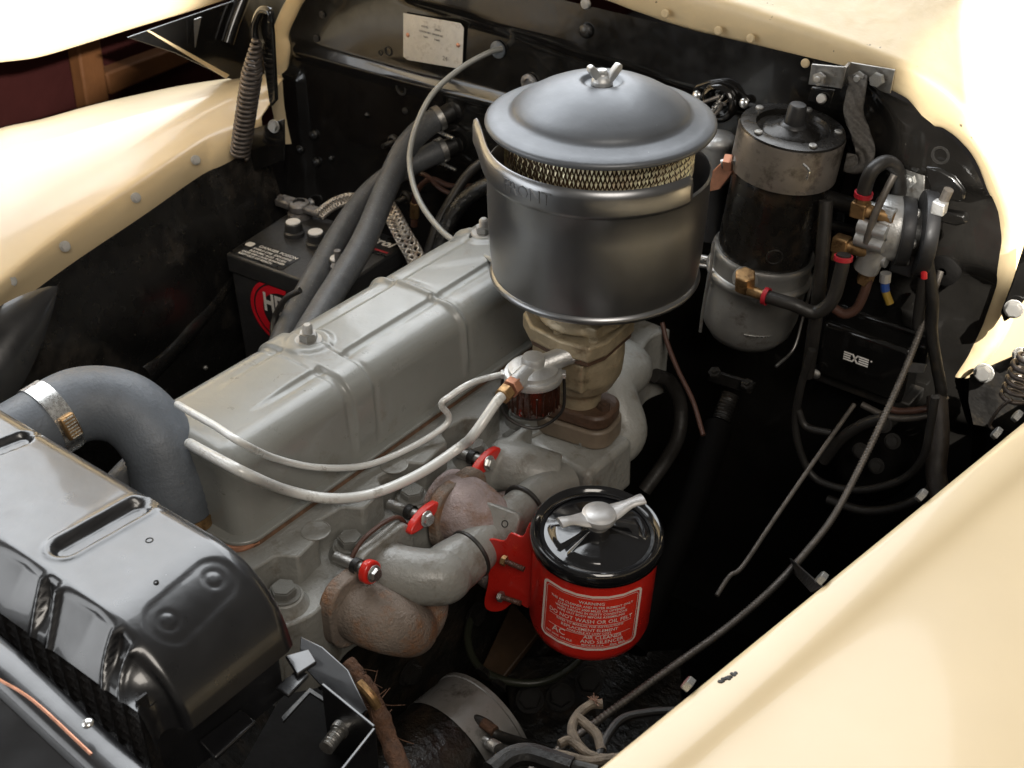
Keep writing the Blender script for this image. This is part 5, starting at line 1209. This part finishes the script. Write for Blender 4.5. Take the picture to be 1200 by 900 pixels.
bm = nb(); b_box(bm, (0, 0, 0), (.03, .016, .036), Matrix.Translation(at(1060, 305, 'Y', .34))); put('switch_block', bm, CHAR, vx, bevel=.003)
bm = nb(); b_lathe(bm, [(.016, -.02), (.016, .018), (.013, .02)], frame(at(1022, 300, 'Y', .325), (.25, 0, 1)), 24); put('lower_port', bm, ALU, vx)
for px, py, Y, up in ((1008, 245, .315, 1), (986, 286, .31, -1)):      # brass elbows
    c = at(px, py, 'Y', Y); e = c + V((.040, .01, -.004))
    bm = nb(); b_tube(bm, [c, e], .0088, 12); b_box(bm, (0, 0, 0), (.020, .018, .020), Matrix.Translation(c)); el = put('brass_elbow', bm, BRASS, vx, bevel=.002)
    bm = nb(); b_prism(bm, [(.0095 * math.cos(R(60 * i)), .0095 * math.sin(R(60 * i))) for i in range(6)], .008, .022, frame(c, (.12 * up, 0, up))); put('hexagon', bm, BRASS, el, bevel=.001)
bm = nb(); b_prism(bm, [(.0105 * math.cos(R(60 * i)), .0105 * math.sin(R(60 * i))) for i in range(6)], -.012, .010, frame(at(1016, 322, 'Y', .325), (.2, 0, 1))); put('hexagon', bm, BRASS, vx, bevel=.001)
h1 = thing('hydraulic_hose', 'black rubber hose arching over the valve with a red collar', 'hose', at(1014, 222, 'Y', .315))
Q = crom(atp([(1011, 232, 'Y', .315), (1016, 212, 'Y', .315), (1024, 198, 'Y', .32), (1038, 190, 'Y', .335), (1050, 197, 'Y', .35), (1054, 216, 'Y', .365), (1050, 240, 'Y', .38)]), 10)
bm = nb(); b_tube(bm, Q[2:], .0088, 18); put('hose', bm, CABLE, h1)
band('red_collar', Q[2], Q[4] - Q[0], .0090, .0055, REDB, h1, .0022)
tube('steel_pipe', atp([(1018, 326, 'Y', .325), (1012, 345, 'Y', .32), (1003, 362, 'Y', .315), (990, 368, 'Y', .31), (978, 362, 'Y', .31)]), .0062, BROWNW, label='brown steel pipe bending below the valve port', cat='pipe')
tube('valve_rod', atp([(1048, 205, 'Y', .325), (1036, 228, 'Y', .315), (1024, 255, 'Y', .305), (1015, 285, 'Y', .30)]), .0045, CONDUIT, label='curved steel rod in front of the silver valve body', cat='rod')
tube('black_hose', atp([(968, 235, 'Y', .30), (965, 280, 'Y', .29), (961, 330, 'Y', .285), (955, 380, 'Y', .29), (946, 440, 'Y', .30)]), .0088, CABLE, label='upright black hose right of the pump motor', cat='hose')
for k, (pts) in enumerate(([(968, 232), (1000, 242), (1040, 256)], [(968, 262), (1000, 270), (1016, 278)])):
    tube('dark_rail', atp(pts, 'Y', .37), [.011, .006][k], BLACKM, label=['thick dark rail behind the brass elbows', 'thin dark rail below the upper brass elbow'][k], cat='rail')
# wires at the valve
def wirelet(pts, segs, lab, Y):
    t = thing('terminal_wire', lab, 'wire', at(*pts[0], 'Y', Y)); P = crom(atp(pts, 'Y', Y), 12); n = len(P) - 1
    for name, a, b, r_, m in segs:
        bm = nb(); b_tube(bm, P[int(a * n):int(b * n) + 1], r_, 10); put(name, bm, m, t)
wirelet([(1092, 276), (1088, 288), (1083, 300), (1083, 326)], (('ring_terminal', 0, .25, .006, ALU), ('sleeve', .22, .5, .0055, BLUE), ('wire', .48, 1, .004, REDW)), 'red wire with blue sleeve beside the valve disc', .315)
wirelet([(1038, 320), (1037, 332), (1038, 342), (1043, 356)], (('ring_terminal', 0, .3, .007, ALU), ('sleeve', .28, .66, .0055, BLUE), ('tip', .64, 1, .005, YELL)), 'blue and yellow terminal hanging under the valve', .315)
for pts, r_, m, lab in (([(1083, 324), (1080, 345), (1076, 375), (1077, 385)], .007, CABLE, 'black sleeve below the red wire'), ([(1080, 340), (1077, 365), (1074, 384)], .003, REDW, 'thin red wire below the black sleeve'),
        ([(1086, 300), (1093, 350), (1092, 390), (1098, 430), (1103, 458), (1100, 472)], .0075, BLACKM, 'black taped harness dropping beside the regulator'),
        ([(1105, 455), (1100, 475), (1080, 480), (1055, 482), (1040, 478)], .0045, BROWNW, 'brown wire looping under the regulator'),
        ([(1108, 465), (1098, 483), (1070, 490), (1040, 488), (1010, 474)], .0045, CONDUIT, 'grey wire looping under the regulator')):
    tube('harness_wire', atp(pts, 'Y', .33), r_, m, label=lab, cat='wire')

# ------------------------------------------------------------------ voltage regulator
vr = thing('voltage_regulator', 'black voltage regulator box with a small white emblem', 'regulator', at(1015, 455, 'Y', .36))
rp = [at(958, 372, 'Y', .325), at(1062, 405, 'Y', .325)]; 
rx = (rp[1] - rp[0]); rx.z = 0; rx.normalize(); ry = V((0, 0, 1)).cross(rx)
rcn = at(1012, 420, 'Y', .345); Mr = frame(rcn, (0, 0, 1), V((1, -.0, 0)))
bm = nb(); b_box(bm, (0, 0.02, -.005), (.122, .05, .085), Mr); put('cover', bm, BLACK, vr, bevel=.007, bseg=3)
bm = nb(); b_box(bm, (.004, .045, .030), (.142, .06, .05), Mr); put('upper_cover', bm, BLACK, vr, bevel=.005, bseg=3)
bm = nb(); b_box(bm, (0, .03, -.055), (.14, .05, .016), Mr); put('base', bm, BLACKM, vr, bevel=.002)
em_ = frame(at(1003, 421, 'Y', .3185), (0, -1, 0), (1, 0, 0)); bm = nb()
for yy, x0, x1 in ((.005, -.017, -.006), (.0017, -.017, -.0075), (-.0017, -.017, -.0075), (-.005, -.017, -.006), (.005, .002, .017), (.0017, .004, .017), (-.0017, .004, .017), (-.005, .002, .017)):
    b_box(bm, ((x0 + x1) / 2, yy, 0), (x1 - x0, .0019, .0006), em_)
for s_ in (-1, 1): b_prism(bm, [(-.0065, -.006 * s_), (-.0040, -.006 * s_), (.0035, .006 * s_), (.001, .006 * s_)], -.0003, .0003, em_)
b_lathe(bm, [(.0012, -.0003), (.0012, .0003), (0, .0003)], em_ @ T(.0205, .0045, 0), 10)
put('emblem', bm, WHITE, vr, smooth=False)
bolt(at(956, 438, 'Y', .33), (0, -1, 0), .007, vr, STEEL, 'round')
P = atp([(1060, 425), (1085, 428), (1082, 437), (1058, 436)], 'Y', .335); bm = nb(); b_poly(bm, P, .003); put('side_tab', bm, STEEL, vr)

# ------------------------------------------------------------------ steering tube, rods, cables and dark loops
sc_ = thing('steering_column', 'dark steering column tube running down from the firewall', 'steering column', at(855, 455, 'Y', .36))
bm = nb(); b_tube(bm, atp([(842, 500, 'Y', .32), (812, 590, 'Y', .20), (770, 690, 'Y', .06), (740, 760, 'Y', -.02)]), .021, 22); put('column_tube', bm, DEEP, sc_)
bm = nb(); b_tube(bm, [lerp(at(856, 462, 'Y', .36), at(845, 492, 'Y', .33), i / 30) for i in range(31)], lambda t: .0125 + .001 * math.sin(t * 50), 18); put('shaft', bm, BLACKM, sc_)
P = atp([(829, 443), (882, 456), (880, 462), (828, 447)], 'Y', .36); P = atp([(832, 434), (884, 450), (879, 462), (829, 446)], 'Y', .355); bm = nb(); b_poly(bm, P, .006); put('clamp_plate', bm, BLACKM, sc_, bevel=.001)
for px, py in ((838, 438), (876, 452)): bolt(at(px, py, 'Y', .35), (0, -.5, 1), .0095, sc_, BLACKM, 'nut')
tube('grey_hose', atp([(768, 440, 'Z', -.10), (785, 448, 'Z', -.12), (797, 475, 'Z', -.16), (795, 510, 'Z', -.20), (780, 540, 'Z', -.24), (755, 575, 'Z', -.28)]), .0105, CABLE, seg=18, label='dark grey hose curving behind the rear runner', cat='hose')
tube('thin_pipe', atp([(776, 378, 'Y', .30), (782, 402, 'Y', .29), (795, 435, 'Y', .27), (812, 470, 'Y', .25), (824, 510, 'Y', .22)]), .0034, BROWNW, label='thin brown pipe falling from the air cleaner edge', cat='pipe')
tube('throttle_rod', atp([(1001, 474, 'Y', .30), (960, 532, 'Y', .22), (905, 612, 'Y', .12), (870, 664, 'Y', .05), (855, 675, 'Y', .03), (840, 698, 'Y', .0)]), .0030, CONDUIT, n=4, label='thin straight steel rod slanting through the dark bay', cat='rod')
sc2 = thing('speedometer_cable', 'long ribbed grey cable running from the firewall along the near fender', 'cable', at(1095, 335, 'Y', .36))
SP = crom(atp([(1102, 318, 'Y', .375), (1090, 355, 'Y', .35), (1068, 415, 'Y', .30), (1040, 480, 'Y', .24), (1005, 553, 'Y', .17), (975, 608, 'Y', .11), (942, 650, 'Y', .05), (905, 690, 'Y', -.02), (850, 737, 'Y', -.09), (780, 787, 'Y', -.18), (700, 845, 'Y', -.27), (610, 912, 'Y', -.37)]), 60)
bm = nb(); nS = len(SP); b_tube(bm, SP, lambda t: .0042 + .0006 * math.sin(t * nS * 2.1), 10); put('conduit', bm, CONDUIT, sc2, sharp=0)
P = [at(925, 654, 'Y', .04), at(963, 688, 'Z', .075), at(950, 694, 'Z', .05), at(930, 672, 'Y', .03)]
bm = nb(); b_poly(bm, P, .0025); put('support_tab', bm, BLACKM, sc2)
for pts, r_, lab in (([(952, 410), (938, 455), (932, 500), (940, 535), (955, 560), (985, 572), (1020, 573), (1060, 560), (1082, 535), (1090, 500), (1096, 465)], .0052, 'dark cable loop lowest under the regulator'),
        ([(965, 540), (985, 515), (1010, 498), (1035, 490)], .0075, 'dark cable slanting below the regulator'), ([(935, 480), (945, 500), (975, 508)], .005, 'short dark cable left of the throttle rod'),
        ([(970, 585), (1010, 598), (1050, 595), (1085, 578), (1095, 560)], .0062, 'thick dark cable near the cream edge')):
    tube('cable_loop', atp(pts, 'Y', .26), r_, mk('dusty_cable', (.016, .0145, .013), .5, var=.3), label=lab, cat='cable')
tube('taped_loom', atp([(1098, 465, 'Y', .33), (1100, 510, 'Y', .30), (1097, 555, 'Y', .27), (1105, 590, 'Y', .25)]), .013, mk('brown_black_loom', (.016, .011, .008), .6, var=.4, bump=.001, bs=150), label='brown black taped loom beside the near hinge', cat='harness')
bx_ = thing('steering_box', 'dark bolted housing deep in the bay below the regulator', 'steering box', at(1020, 560, 'Y', .33))
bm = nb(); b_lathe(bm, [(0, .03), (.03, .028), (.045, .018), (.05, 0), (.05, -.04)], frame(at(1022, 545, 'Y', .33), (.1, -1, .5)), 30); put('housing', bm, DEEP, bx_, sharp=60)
for px, py in ((1046, 517), (1036, 498), (1008, 528), (1027, 546)): bolt(at(px, py, 'Y', .28), (.1, -1, .5), .008, bx_, BLACKM, 'hex')
bm = nb(); b_box(bm, (-.1, -.1, -.66), (1.4, 1.4, .02)); tag(put('bay_shade_sheet', bm, DEEP, base=(-.1, -.1, -.66)), 'added black sheet standing in for the shade at the bottom of the bay', kind='structure')  # added sheet, its black colour stands for shade low in the bay
